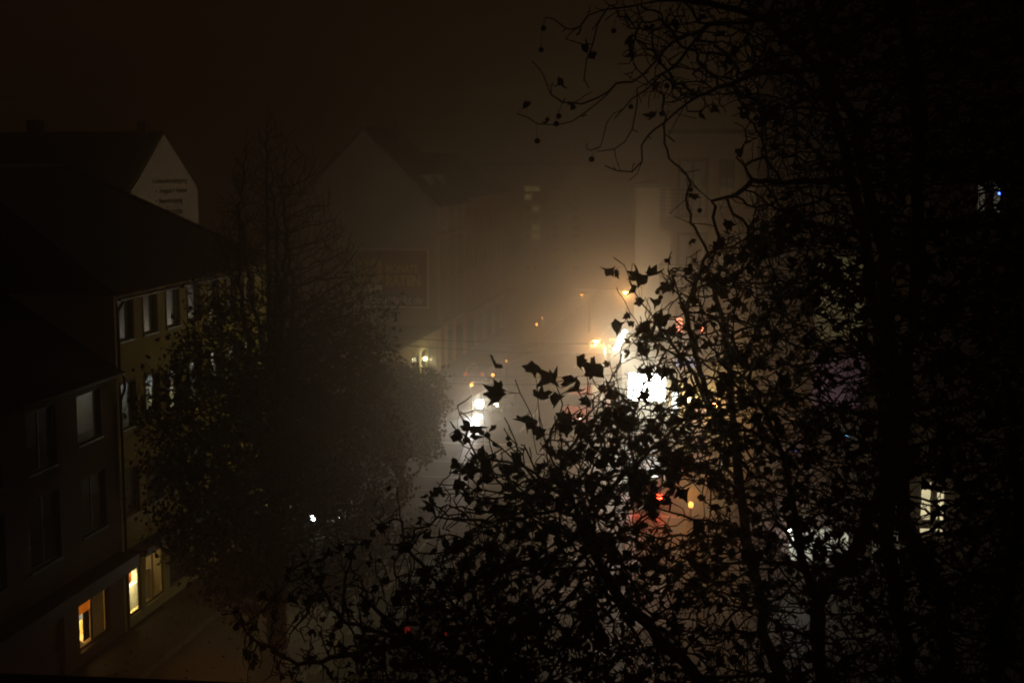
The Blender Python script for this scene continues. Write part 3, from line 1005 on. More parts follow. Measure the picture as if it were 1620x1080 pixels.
# ---- single-storey shop with the glaring sign
s0 = at(984, 600, 94)
sp = empty('corner_shop', (s0.x, 94, 0), 0, 'low grey fronted corner shop below the tan wall carrying a glaring white sign', 'shop')
SH = at(1000, 556, 94).z
SW = c0.x - s0.x + 3
shh = [(.35, 2.3, .13, 2.4), (2.6, 4.4, .13, 2.4)]
mb = MB(); facade(mb, O0, FU, FN, SW, SH, shh)
lh = [(1 + k * 2.6, 3 + k * 2.6, .4, 2.7) for k in range(4)]
facade(mb, O0, YU, V(-1, 0, 0), 10.9, SH, lh)
mb.build('wall', M['greywood'], sp)
for h in shh: window(sp, O0, FU, FN, h, 'metal', mull=1, sill=False, back='shoplit')
for h in lh: window(sp, O0, YU, V(-1, 0, 0), h, 'metal', mull=1, sill=False, back='shoplit')
rf = MB(); rf.box(-.2, SW, -.2, 10.9, SH + .004, SH + .2); rf.build('roof', M['felt'], sp)
tr = MB()
for a in (.25, 2.0, 3.9):
    tr.obox(O0, FU, UP, FN, a, a + .06, SH - 1.35, SH - .2, .004, .03)
tr.obox(O0, FU, UP, FN, .25, SW - .4, SH - 1.42, SH - 1.36, .004, .04)
tr.obox(O0, FU, UP, FN, .25, SW - .4, SH - .2, SH - .14, .004, .04)
tr.build('panel_trim', M['metal'], sp)
q0 = at(995, 590, 93.7); q1 = at(1052, 634, 93.7)
sg = empty('lit_sign', (q0.x, 93.8, q1.z), 0, 'glaring white illuminated sign box above the corner shop window', 'sign')
mb = MB(); mb.box(0, q1.x - q0.x, -.16, -.08, 0, q0.z - q1.z); mb.build('sign_face', M['sign'], sg)
mb = MB(); mb.box(-.05, q1.x - q0.x + .05, -.075, .19, -.05, q0.z - q1.z + .05); mb.build('sign_box', M['metal'], sg)
for i, (px, py, w_) in enumerate(((1022, 531, .14), (1029, 533, .2))):
    p = at(px, py, 93.6)
    o = empty('flood_lamp', p, 0, ('small white floodlight above the corner shop, left of a close pair', 'broader white floodlight above the corner shop, right of a close pair')[i], 'lamp', 'floodlights above the corner shop')
    mb = MB(); mb.box(-w_ / 2, w_ / 2, -.05, .02, -.2, .2); mb.build('lens', emit('flood_lens', (.9, 1, 1), 14, False), o)
    mb = MB(); mb.box(-w_ / 2 - .04, w_ / 2 + .04, .025, .2, -.24, .24); mb.tube([(0, .1, -.24), (0, .5, -1.0)], .025, 5); mb.build('housing', M['black'], o)

# row of white lamps along the roof edge
places = [(975, 551), (979, 544), (981.5, 538.5), (984, 532), (988, 525)]
spots_ = []
for i, (px, py) in enumerate(places):
    Yp = (18.5 - 6.0) * F / (py - 250)
    p = at(px, py, Yp)
    o = empty('white_lamp', p, 0, ('nearest', 'second nearest', 'middle', 'second farthest', 'farthest')[i] + ' of the five white lamps rising in a line beside the tan wall', 'lamp', 'white lamps in a row')
    mb = MB(); mb.lathe((0, 0, -.12), [(.05, 0), (.2, .06), (.22, .14), (.1, .24)], 10); mb.build('globe', M['white_lamp'], o, True)
    arm = V(s0.x - p.x - .0, 0, 0)
    mb = MB(); mb.tube([(0, 0, .11), (0, 0, .35), (arm.x + .02, 0, .35), (arm.x + .02, 0, SH - p.z)], .03, 5); mb.build('bracket', M['black'], o)
    point_light('lamp_light', (0, -.1, -.3), 230 if i != 3 else 280, (1, .98, .82), .15, o)

# ---- dark brick building on the right
d0 = at(1196, 400, 60)
db = empty('brick_house', (d0.x, 60, 0), 0, 'dark red brick house behind the plane tree with a few lit windows at right', 'house')
DW = 15.0
X_ = lambda px, py=480: at(px, py, 60).x - d0.x
Z_ = lambda py: at(1400, py, 60).z
dh = [(X_(1288), X_(1370), Z_(542), Z_(405), 'bay'), (X_(1455, 800), X_(1475, 800), Z_(846), Z_(758), 'lit'), (X_(1480, 800), X_(1496, 800), Z_(846), Z_(766), 'lit2'),
      (X_(1546, 300), X_(1562, 300), Z_(348), Z_(262), 'pale'), (X_(1571, 300), X_(1586, 300), Z_(344), Z_(272), 'pale'),
      (X_(1286), X_(1374), Z_(650), Z_(556), 'pink'),
      (X_(1210), X_(1236), Z_(700), Z_(620), 'dark'), (X_(1210), X_(1236), Z_(540), Z_(440), 'dark'), (X_(1210), X_(1236), Z_(360), Z_(270), 'dark'),
      (X_(1290), X_(1350), Z_(370), Z_(290), 'dim'), (X_(1420), X_(1470), Z_(540), Z_(430), 'dark'), (X_(1420), X_(1470), Z_(350), Z_(262), 'dark'), (X_(1546), X_(1590), Z_(540), Z_(440), 'dark'),
      (X_(1546), X_(1590), Z_(700), Z_(610), 'dark')]
dsh = [(X_(1246, 860), X_(1345, 860), .5, Z_(838), 'shop'), (X_(1390), X_(1440), .14, Z_(838), 'door'), (X_(1520), X_(1600), .5, Z_(850), 'shopdark')]
mb = MB(); facade(mb, O0, FU, FN, DW, 25.0, [h[:4] for h in dh + dsh], depth=.25)
mb.face([(0, 0, 0), (0, 0, 25), (0, 12, 25), (0, 12, 0)])
mb.face([(DW, 0, 0), (DW, 0, 25), (DW, 12, 25), (DW, 12, 0)])
mb.build('wall', M['brick'], db)
for h in dh:
    k = h[4]
    if k == 'bay': window(db, O0, FU, FN, h[:4], 'surround', mull=2, bar=.55, back='dimlit')
    elif k == 'lit': window(db, O0, FU, FN, h[:4], 'frame', mull=0, back='warmlit')
    elif k == 'lit2': window(db, O0, FU, FN, h[:4], 'frame', mull=0, back='warmlit')
    elif k == 'pale': window(db, O0, FU, FN, h[:4], 'frame', mull=0, back='palelit')
    elif k == 'pink': window(db, O0, FU, FN, h[:4], 'surround', mull=2, back='pinklit')
    elif k == 'dim': window(db, O0, FU, FN, h[:4], 'surround', mull=1, back='curtain', cover=.5)
    else: window(db, O0, FU, FN, h[:4], 'darkframe', mull=1, bar=.65, back='curtain', cover=.4)
for h in dsh:
    window(db, O0, FU, FN, h[:4], 'darkframe', mull=1, sill=False, back='shoplit' if h[4] == 'shop' else ('palelit' if h[4] == 'door' else 'curtain'), cover=.62 if h[4] == 'shop' else .5)
for c_ in ((0, DW, Z_(835) + .12, Z_(835) + .45, .004, .25), (-.1, DW, 24.6, 25, .004, .4)):
    cn = MB(); cn.obox(O0, FU, UP, FN, *c_); cn.build('cornice', M['brick'], db)
rf = MB(); rf.box(-.2, DW + .2, -.3, 12.2, 25.004, 25.25); rf.build('roof', M['felt'], db)
for i, (px, py, lab) in enumerate(((1249, 838, 'leftmost and highest of three small white bulbs over the lit shop in the brick wall'), (1256, 841, 'middle of three small white bulbs over the lit shop in the brick wall'), (1263, 846, 'rightmost and lowest of three small white bulbs over the lit shop in the brick wall'))):
    p = at(px, py, 59.3)
    o = empty('bulb_lamp', p, 0, lab, 'lamp', 'white bulbs over the shop')
    mb = MB(); mb.ball((0, 0, 0), .055, 8, 5); mb.build('bulb', M['led'], o, True)
    mb = MB(); mb.tube([(0, 0, .05), (0, 0, .2), (0, .7, .25)], .012, 5); mb.build('bracket', M['black'], o)
    if i == 1: point_light('bulb_light', (0, -.2, -.15), 35, (.95, .97, 1), .1, o)
for px, py, mt, lab in ((1258, 711, 'bluedot', 'tiny deep blue light on the brick house left of the cyan one'), (1340, 688, 'cyandot', 'tiny cyan light on the brick house wall'), (1581, 306, 'bluedot', 'tiny blue light outside the pale lit upper window at far right')):
    p = at(px, py, 59.85)
    o = empty('indicator_light', p, 0, lab, 'light')
    mb = MB(); mb.lathe((0, 0, 0), [(.02, -.05), (.05, -.02), (.05, .02), (.02, .05)], 8, (0, -1, 0)); mb.build('lens', M[mt], o, True)
    mb = MB(); mb.box(-.07, .07, .05, .14, -.07, .07); mb.build('housing', M['black'], o)


# ================================================================== STREET LAMPS, WIRES
def street_lamp(px, py, Y, armx, label, power=1500, col=SOD, bulb='sodium', group='sodium street lamps'):
    p = at(px, py, Y)
    o = empty('street_lamp', (p.x + armx, Y, .1), 0, label, 'street lamp', group)
    H = p.z - .1
    sgn = -1 if armx > 0 else 1
    m1 = MB()
    m1.tube([(0, 0, 0), (0, 0, 1.2), (0, 0, 1.25), (0, 0, H - .3), (0, 0, H + .15)], [.12, .12, .09, .075, .06], 8)
    m1.tube([(0, 0, H + .1), (sgn * abs(armx) * .5, 0, H + .28), (-armx, 0, H + .2)], .03, 6)
    m1.build('post', M['metal'], o)
    m2 = MB()
    m2.hexa([(-armx - .32, -.13, H + .08), (-armx + .32, -.13, H + .08), (-armx + .32, .13, H + .08), (-armx - .32, .13, H + .08)],
            [(-armx - .22, -.08, H + .24), (-armx + .26, -.08, H + .24), (-armx + .26, .08, H + .24), (-armx - .22, .08, H + .24)])
    m2.build('lamp_head', M['metal'], o)
    m3 = MB(); m3.lathe((-armx, 0, H - .06), [(.04, 0), (.16, .04), (.22, .12)], 10); m3.build('bulb', M[bulb], o, True)
    point_light('lamp_light', (-armx, 0, H - .22), power, col, .12, o)
    return o


street_lamp(943, 540, 93, .55, 'orange street lamp on a thin pale post left of the white lamps', 560)
street_lamp(990, 463, 112, 1.0, 'higher orange street lamp glowing just above the leaf tips at the tan wall', 560)
street_lamp(490, 632, 64, 1.2, 'orange street lamp shining through the middle of the conical tree', 100, (1, .93, .36))
street_lamp(345, 1160, 30, 1.5, 'street lamp at the near left kerb glowing orange below the frame', 30, (1, .36, .07))
street_lamp(952, 365, 205, 1.0, 'tiny distant street lamp high above the white lamps in the fog', 200, bulb='amberfaint')
street_lamp(921, 466, 150, .8, 'small faint street lamp in the fog left of the higher orange lamp', 120, bulb='amberfaint')

street_lamp(1135, 640, 66, 1.0, 'orange street lamp at the right kerb hidden among the plane tree leaves', 170, (1, .42, .10))

amb = [(746, 608, 'brightest amber lantern left of the headlight'), (779.5, 593, 'second amber lantern from the headlight in the receding row'), (791.5, 579, 'third amber lantern of the receding row, slightly tilted flame'),
       (801, 571, 'fourth amber lantern of the receding row'), (849, 513, 'upper amber lantern where the receding row fades'), (858, 503, 'last amber lantern of the row fading into fog'),
       (966, 537, 'amber lantern just right of the orange lamp post, higher left one'), (971, 537, 'amber lantern just right of the orange lamp post, higher right one'),
       (964, 547, 'bright amber lantern between the orange lamp post and the white lamps'), (958.5, 551, 'small amber lantern close to the orange lamp post'), (965, 556, 'lowest amber lantern between the lamp post and the white lamps')]
for i, (px, py, lab) in enumerate(amb):
    Yp = min(170, (18.5 - 3.2) * F / (py - 250)) if px < 900 else 128
    p = at(px, py, Yp)
    o = empty('amber_lantern', (p.x, p.y, .1), 0, lab, 'lantern', 'amber lanterns along the street')
    H = p.z - .1
    sc = (1.0, .9, .8, .6, .8, .6, .7, .7, 1.0, .6, .6)[i]
    mb = MB(); mb.lathe((0, 0, H - .14), [(.05, .03), (.12 * sc, .08), (.12 * sc, .2), (.05, .26)], 8); mb.build('lantern_glass', M['amberfaint' if i in (3, 4, 5) else 'amber'], o, True)
    mb = MB(); mb.tube([(0, 0, 0), (0, 0, H - .15)], [.05, .03], 6); mb.lathe((0, 0, H + .15), [(.2, 0), (.05, .1)], 8); mb.build('post', M['black'], o)
    if i in (0, 4, 8): point_light('lantern_light', (0, -.3, H - .05), 40, SOD, .1, o)

# masts for the overhead wires, hidden end behind the conical tree
wl = [((600, 532, 95), (1062, 542, 95), 'uppermost overhead wire crossing the street in front of the low shop', .25),
      ((600, 543, 93), (1062, 560, 93), 'second overhead wire crossing the street below the orange lamp', .25),
      ((600, 590, 86), (1062, 588, 85), 'third overhead wire crossing the foggy junction above the headlight', .3),
      ((600, 600, 85), (1062, 601, 84), 'lowest overhead wire crossing just over the headlight glow', .3)]
mast = empty('wire_mast', (at(598, 540, 90).x, 90, .1), 0, 'dark mast behind the conical tree holding the overhead wires', 'mast')
mb = MB(); mb.tube([(0, 0, 0), (0, 0, 8.2)], [.14, .09], 10); mb.build('post', M['black'], mast)
mb = MB()
for a, b, lab, sag in wl:
    p = at(*a) - mast.location
    mb.tube([(0, 0, p.z + .15), (p.x, p.y, p.z)], .03, 5)
mb.build('bracket', M['black'], mast)
for a, b, lab, sag in wl:
    p, q = at(*a), at(*b)
    pts = [p.lerp(q, t / 16) - V(0, 0, sag * 4 * (t / 16) * (1 - t / 16)) for t in range(17)]
    mb = MB(); mb.tube(pts, .03, 5)
    tag(mb.build('overhead_wire', M['wire']), lab, 'wire', 'overhead wires across the street')

# advertising column, sign post
p = at(946, 640, 97)
ac = empty('advertising_column', (p.x, 97, .12), 0, 'dark round advertising column beside the thin lamp post', 'advertising column')
mb = MB(); mb.lathe((0, 0, 0), [(.5, 0), (.5, .3), (.42, .34), (.42, 3.0), (.5, 3.05)], 16); mb.build('drum', M['greywood'], ac, True)
mb = MB(); mb.lathe((0, 0, 3.06), [(.58, 0), (.58, .12), (.3, .45), (.05, .6)], 16); mb.build('cap', M['black'], ac, True)
mb = MB(); mb.lathe((0, 0, .5), [(.43, 0), (.43, 2.3)], 16); mb.build('poster', M['whiteboard'], ac, True)
p = at(492, 930, 59)
spst = empty('sign_post', (p.x, 59, .12), 0, 'pale metal post with a small plate on the pavement under the conical tree', 'sign post')
mb = MB(); mb.tube([(0, 0, 0), (0, 0, 2.6)], .04, 8); mb.build('post', M['chrome'], spst)
mb = MB(); mb.box(-.25, .25, -.06, -.045, 1.9, 2.5); mb.build('plate', M['whiteboard'], spst)


# ================================================================== VEHICLES
def loft(mb, secs, n=12):
    """secs: (y, half width, z0, z1, squareness)"""
    i0 = len(mb.v)
    for y, w, z0, z1, sq in secs:
        for j in range(n):
            a = 2 * math.pi * (j + .5) / n
            c, s_ = math.cos(a), math.sin(a)
            k = 2 / sq
            mb.v.append((w * math.copysign(abs(c) ** k, c), y, (z0 + z1) / 2 + (z1 - z0) / 2 * math.copysign(abs(s_) ** k, s_)))
    for k in range(len(secs) - 1):
        for j in range(n):
            q = (j + 1) % n
            a = i0 + k * n
            mb.addf((a + j, a + q, a + n + q, a + n + j))
    mb.addf([i0 + j for j in reversed(range(n))])
    e_ = i0 + (len(secs) - 1) * n
    mb.addf([e_ + j for j in range(n)])


def car(name, loc, rz, label, paint, head='whiteboard', tail='bbred', kind='hatch', cat='car', headr=.1, head_sides=(None, None)):
    """front towards -y"""
    o = empty(name, loc, rz, label, cat)
    van = kind == 'van'
    b = MB()
    if van:
        loft(b, [(-2.2, .78, .35, .95, 5), (-2.1, .88, .25, 1.15, 6), (-1.5, .95, .22, 1.35, 7), (2.3, .95, .22, 1.3, 8), (2.4, .93, .3, 1.25, 8)], 20)
    else:
        loft(b, [(-2.1, .68, .38, .66, 4), (-2.0, .82, .26, .76, 5), (-1.4, .88, .22, .88, 5), (-.8, .89, .2, .95, 5), (1.5, .89, .2, .98, 5), (1.95, .84, .26, .96, 5), (2.08, .76, .36, .88, 4)], 20)
    b.build('body', M[paint], o, True)
    g = MB()
    if van:
        loft(g, [(-1.55, .82, 1.1, 1.3, 6), (-.75, .86, 1.15, 2.1, 6), (2.25, .86, 1.15, 2.1, 7), (2.36, .84, 1.2, 2.0, 7)], 20)
        g.build('window_band', M['carglass'], o, True)
        r_ = MB(); loft(r_, [(-.82, .83, 2.0, 2.1, 4), (-.6, .9, 2.02, 2.28, 4), (2.3, .9, 2.02, 2.3, 4), (2.4, .84, 2.0, 2.2, 4)], 16); r_.box(-.93, .93, .35, 2.4, 1.2, 2.06); r_.build('roof', M[paint], o, False)
    else:
        loft(g, [(-1.0, .72, .84, .96, 5), (-.3, .70, .86, 1.36, 5), (.3, .70, .86, 1.42, 5), (1.2, .68, .86, 1.38, 5), (1.9, .66, .86, 1.0, 5)], 20)
        g.build('window_band', M['carglass'], o, True)
        r_ = MB(); loft(r_, [(-.42, .56, 1.33, 1.38, 4), (-.1, .64, 1.36, 1.45, 4), (.4, .655, 1.38, 1.48, 4), (1.1, .64, 1.36, 1.44, 4), (1.35, .56, 1.3, 1.37, 4)], 16); r_.build('roof', M[paint], o, True)
        tr = MB()
        for s_ in (-1, 1):
            tr.tube([(s_ * .70, -1.0, .93), (s_ * .665, -.36, 1.36), (s_ * .665, .4, 1.44), (s_ * .65, 1.2, 1.4), (s_ * .68, 1.85, 1.0)], .022, 6)
        tr.build('window_trim', M['chrome'], o, True)
    for s_ in (-1, 1):
        for y in (-1.35, 1.35):
            w = MB(); w.lathe((s_ * .8, y, .31), [(.2, -.1), (.29, -.1), (.31, -.07), (.31, .07), (.29, .1), (.2, .1)], 20, (s_, 0, 0))
            wo = w.build('wheel', M['tyre'], o, True)
            w = MB(); w.lathe((s_ * .8, y, .31), [(.05, .105), (.19, .1), (.2, .05)], 12, (s_, 0, 0)); w.build('rim', M['rim'], wo)
    for i, s_ in enumerate((-1, 1)):
        hz = .62 if not van else .75
        h_ = MB(); h_.lathe((s_ * .62, -1.98 if not van else -2.08, hz), [(headr * .6, .17), (headr, .12), (headr, 0)], 12, (0, -1, 0))
        h_.build('headlight', M[head_sides[i] or head], o, True)
        t_ = MB(); zt = .82 if not van else 1.0
        yb = 2.0 if not van else 2.36
        t_.box(s_ * .7 - .12, s_ * .7 + .12, yb - .03, yb + .08, zt - .13, zt + .11); t_.build('tail_light', M[tail], o)
        m_ = MB(); m_.ball((s_ * .98, -.65 if not van else -1.2, 1.0 if not van else 1.35), .1, 8, 5); m_.tube([(s_ * .86, -.65 if not van else -1.2, .95 if not van else 1.3), (s_ * .95, -.65 if not van else -1.2, .99 if not van else 1.34)], .03, 5); m_.build('mirror', M[paint], o, True)
    pl = MB(); pl.box(-.26, .26, -2.14 if not van else -2.24, -2.08 if not van else -2.18, .42, .53); pl.build('number_plate', M['whiteboard'], o)
    return o


hl = at(765, 640, 101)
oc = car('oncoming_car', (hl.x + .62, 103, 0), R(-9), 'oncoming car with glaring white headlight throwing light on the wet road', 'cargrey', head_sides=('headdim', 'head'), headr=.33)
# with the nose towards -y the left side of the picture is x = -1
for ob_ in oc.children:
    if ob_.name.startswith('headlight'):
        left = sum(v.co.x for v in ob_.data.vertices) < 0
        ob_.data.materials[0] = M['head'] if left else M['headdim']
        if not left:
            ob_.data.transform(Matrix.Translation((.62, -2, .62)) @ Matrix.Scale(.55, 4) @ Matrix.Translation((-.62, 2, -.62)))
spot_light('headlight_beam', (-.62, -2.35, .64), (34.8, -98.8, 17.9), 380, (1, .97, .92), 22, 1.0, .1, oc)
spot_light('headlight_beam', (-.62, -2.35, .66), (-.3, -6.8, 0), 5500, (1, .97, .92), 34, .6, .1, oc)
spot_light('headlight_beam', (.62, -2.35, .64), (.6, -9, 0), 700, (1, .85, .62), 34, .7, .1, oc)

p = at(682, 1060, 52.0)
car('parked_car', (p.x, 52.6, 0), R(180 + 4), 'dark red parked car under the plane tree seen from above and behind', 'cardark', tail='taildim')
d_ = ray(1065, 785)
p = V(0, 0, CAMZ) + d_ * ((.82 - CAMZ) / d_.z)
tc_ = car('waiting_car', (p.x - 1.03, p.y + 1.93, 0), R(180 - 10), 'car waiting at the crossing with a bright red tail light behind the leaves', 'carblue', tail='tailbright')
point_light('brake_glow', (-.72, 2.5, .8), 16, (1, .03, .01), .12, tc_)
p = at(757, 599, 116)
car('departing_car', (p.x, 116, 0), R(180), 'faint car beyond the headlight showing two dim red tail lights', 'cargrey', tail='tailfar')
p = at(921, 660, 97)
vn = car('red_van', (p.x + .1, 98.5, 0), R(-20), 'red van standing at the right kerb before the advertising column', 'carred', kind='van', cat='van', head='headdim')
p = at(508, 838, 67)
pc = car('lit_car', (p.x, 69, 0), R(6), 'car with white headlights shining through the lower conical tree', 'carwhite', head='led', headr=.13)
spot_light('headlight_beam', (.6, -2.3, .64), (0, -10, 0), 25, (.85, .95, 1), 50, .7, .08, pc)
# beacon and its lamp added to make the orange glow on the road
kl = at(1092, 822, 71)
bl = empty('added_beacon', (kl.x, 71.5, 0), 0, 'added low beacon making the orange glow on the road behind the leaves', 'beacon')
mb = MB(); mb.lathe((0, 0, 0), [(.25, 0), (.25, .06), (.06, .1), (.05, .8)], 10); mb.build('stand', M['black'], bl)
mb = MB(); mb.lathe((0, 0, .82), [(.07, 0), (.12, .05), (.12, .22), (.06, .28)], 10); mb.build('glow_glass', M['amber'], bl, True)
point_light('glow_light', (0, -.1, 1.6), 70, (1, .36, .05), .1, bl)

# ================================================================== WINDOW LEDGE
l0, l1 = at(96, 1065, 1.55), at(560, 1082, 1.5)
dl = (l1 - l0).normalized()
wl_ = MB()
a0 = l0 - dl * 1.6
a1 = l0 + dl * 1.6
bk = V(0, -.42, .02)
wl_.hexa([a0 - V(0, 0, .04), a1 - V(0, 0, .04), a1 + bk - V(0, 0, .04), a0 + bk - V(0, 0, .04)], [a0, a1, a1 + bk, a0 + bk])
ld_ = wl_.build('window_ledge', M['black'])
bevel(ld_, .006)
tag(ld_, 'dark metal window ledge running along the bottom left edge of the view', 'ledge')


# ================================================================== TREES
class Skel:
    def __init__(s):
        s.p, s.par, s.minr = [], [], []

    def add(s, p, par, minr=0.0):
        s.p.append(np.array(p, float)); s.par.append(par); s.minr.append(minr)
        return len(s.p) - 1

    def chain(s, pts, start, step, jit, r0=0.0, r1=0.0):
        """polyline from node start through pts"""
        cur = start
        prev = s.p[start]
        n_total = len(pts)
        for k, q in enumerate(pts):
            q = np.array(q, float)
            n = max(1, int(np.linalg.norm(q - prev) / step))
            for j in range(1, n + 1):
                t = j / n
                pos = prev + (q - prev) * t + (rng.normal(0, jit, 3) if j < n else 0)
                rr = r0 + (r1 - r0) * ((k + t) / n_total) if r0 else 0
                cur = s.add(pos, cur, rr)
            prev = q
        return cur

    def nearest(s, q, skip=0):
        P = np.array(s.p)
        return int(np.argmin(((P - np.array(q, float)) ** 2).sum(1)))

    def colonize(s, att, step, kill, infl, iters, trop=(0, 0, 0), jit=.15):
        att = np.array(att)
        P = np.array(s.p)
        for i in getattr(s, 'lock', ()): P[i] = (1e6, 1e6, 1e6)
        near = np.zeros(len(att), int)
        nd = np.full(len(att), 1e9)
        for c in range(0, len(P), 500):
            d = np.linalg.norm(att[:, None] - P[None, c:c + 500], axis=2)
            j = d.argmin(1); m = d[np.arange(len(att)), j]
            up = m < nd
            near[up] = j[up] + c; nd[up] = m[up]
        alive = nd > kill
        att, near, nd = att[alive], near[alive], nd[alive]
        fails = {}
        for it in range(iters):
            if len(att) == 0: break
            act = nd < infl
            if not act.any(): break
            idx = near[act]
            dirs = att[act] - P[idx]
            dirs /= np.linalg.norm(dirs, axis=1)[:, None] + 1e-9
            un, inv = np.unique(idx, return_inverse=True)
            acc = np.zeros((len(un), 3))
            np.add.at(acc, inv, dirs)
            acc /= np.linalg.norm(acc, axis=1)[:, None] + 1e-9
            acc += rng.normal(0, jit, acc.shape) + np.array(trop)
            acc /= np.linalg.norm(acc, axis=1)[:, None] + 1e-9
            newp = P[un] + acc * step
            base = len(s.p)
            for k in range(len(un)):
                s.p.append(newp[k]); s.par.append(int(un[k])); s.minr.append(0)
            P = np.vstack([P, newp])
            d = np.linalg.norm(att[:, None] - newp[None], axis=2)
            j = d.argmin(1); m = d[np.arange(len(att)), j]
            up = m < nd
            near[up] = j[up] + base; nd[up] = m[up]
            # attractors that did not get closer for a while are dropped
            keep = (nd > kill) & (up | (rng.random(len(att)) > .25) | ~act)
            att, near, nd = att[keep], near[keep], nd[keep]

    def radii(s, tip, ex):
        n = len(s.p)
        acc = np.zeros(n)
        nch = np.zeros(n, int)
        for i in range(n):
            if s.par[i] >= 0: nch[s.par[i]] += 1
        r = np.zeros(n)
        for i in range(n - 1, -1, -1):
            r[i] = max(acc[i] ** (1 / ex) if acc[i] > 0 else tip, s.minr[i])
            if s.par[i] >= 0: acc[s.par[i]] += r[i] ** ex
        s.r = r
        s.nch = nch
        return r

    def mesh(s, name, matl, parent, smooth=True):
        n = len(s.p)
        P = np.array(s.p)
        ch = [[] for _ in range(n)]
        for i in range(n):
            if s.par[i] >= 0: ch[s.par[i]].append(i)
        mb = MB()
        stack = [(i, None) for i in range(n) if s.par[i] < 0]
        while stack:
            i, fr = stack.pop()
            pts, rad = [], []
            if fr is not None:
                pts.append(P[fr]); rad.append(min(s.r[i] * 1.15, s.r[fr]))
            while True:
                pts.append(P[i]); rad.append(s.r[i])
                if not ch[i]: break
                c = sorted(ch[i], key=lambda k: -s.r[k])
                for k in c[1:]: stack.append((k, i))
                i = c[0]
            if len(pts) > 1:
                mx = max(rad)
                mb.tube(pts, rad, 10 if mx > .08 else (6 if mx > .02 else 4), cap=mx > .01)
        return mb.build(name, matl, parent, smooth)


def arr_mesh(name, V_, F_, matl, parent):
    """V_ (n,3), F_ (m,k)"""
    me = bpy.data.meshes.new(name)
    k = F_.shape[1]
    me.vertices.add(len(V_)); me.vertices.foreach_set('co', V_.astype(np.float32).ravel())
    me.loops.add(F_.size); me.loops.foreach_set('vertex_index', F_.astype(np.int32).ravel())
    me.polygons.add(len(F_)); me.polygons.foreach_set('loop_start', np.arange(0, F_.size, k, dtype=np.int32))
    me.polygons.foreach_set('loop_total', np.full(len(F_), k, dtype=np.int32))
    me.materials.append(matl)
    me.update(calc_edges=True)
    o = bpy.data.objects.new(name, me)
    COL.objects.link(o)
    if parent is not None: o.parent = parent
    return o


def rot_from(d, up_rand):
    """matrices with y axis = d"""
    d = d / (np.linalg.norm(d, axis=1)[:, None] + 1e-9)
    x = np.cross(d, up_rand); x /= np.linalg.norm(x, axis=1)[:, None] + 1e-9
    z = np.cross(x, d)
    return np.stack([x, d, z], axis=2)


def leaf_templates(kind, n=6):
    out = []
    for t in range(n):
        if kind == 'plane':
            # palmate, five pointed lobes; stalk at y = 0
            ang = [-150, -128, -100, -78, -52, -36, -18, -8, 0, 8, 18, 36, 52, 78, 100, 128, 150]
            rad = [.34, .50, .66, .56, .88, .72, .70, .84, 1.0, .84, .70, .72, .88, .56, .66, .50, .34]
            pts = [(0, 0)]
            for a, r_ in zip(ang, rad):
                r_ *= random.uniform(.74, 1.14)
                pts.append((math.sin(R(a)) * r_ * .62, .42 + math.cos(R(a)) * r_ * .58))
        else:
            pts = [(0, 0)]
            for a in range(-150, 151, 43):
                r_ = random.uniform(.85, 1.1)
                pts.append((math.sin(R(a)) * .45 * r_, .5 + math.cos(R(a)) * .55 * r_))
        c = (0, .42)
        fold = random.uniform(.3, 1.7); curl = random.uniform(-1.6, 2.2); tw = random.uniform(-.5, .5)
        vs = []
        for x, y in [c] + pts:
            z = fold * abs(x) * (1 if abs(x) < .3 else 1.2) + curl * (y - .4) ** 2 + tw * x * (y - .3)
            xx = x * (1 - .35 * min(1, fold * abs(x)))
            vs.append((xx, y, z))
        # stalk
        k0 = len(vs)
        vs += [(-.012, 0, 0), (.012, 0, 0), (.012, -.5, .02), (-.012, -.5, .02)]
        m_ = len(pts)
        fs = [(0, 1 + j, 1 + (j + 1) % m_) for j in range(m_)]
        fs += [(k0, k0 + 1, k0 + 2), (k0, k0 + 2, k0 + 3)]
        v_ = np.array(vs)
        v_[:, 1] += .5
        out.append((v_, np.array(fs)))
    return out


def scatter_leaves(name, pos, dirs, size, tmpl, matl, parent):
    n = len(pos)
    upr = rng.normal(0, 1, (n, 3))
    M3 = rot_from(dirs, upr)
    Vs, Fs, off = [], [], 0
    which = rng.integers(0, len(tmpl), n)
    for t, (tv, tf) in enumerate(tmpl):
        sel = np.where(which == t)[0]
        if len(sel) == 0: continue
        vv = np.einsum('nij,kj->nki', M3[sel], tv) * size[sel][:, None, None] + pos[sel][:, None, :]
        Vs.append(vv.reshape(-1, 3))
        k = len(tv)
        ff = tf[None] + (np.arange(len(sel)) * k)[:, None, None] + off
        Fs.append(ff.reshape(-1, 3))
        off += len(sel) * k
    return arr_mesh(name, np.vstack(Vs), np.vstack(Fs), matl, parent)


def in_poly(x, y, poly):
    c = False
    j = len(poly) - 1
    for i in range(len(poly)):
        xi, yi = poly[i]; xj, yj = poly[j]
        if (yi > y) != (yj > y) and x < (xj - xi) * (y - yi) / (yj - yi) + xi: c = not c
        j = i
    return c


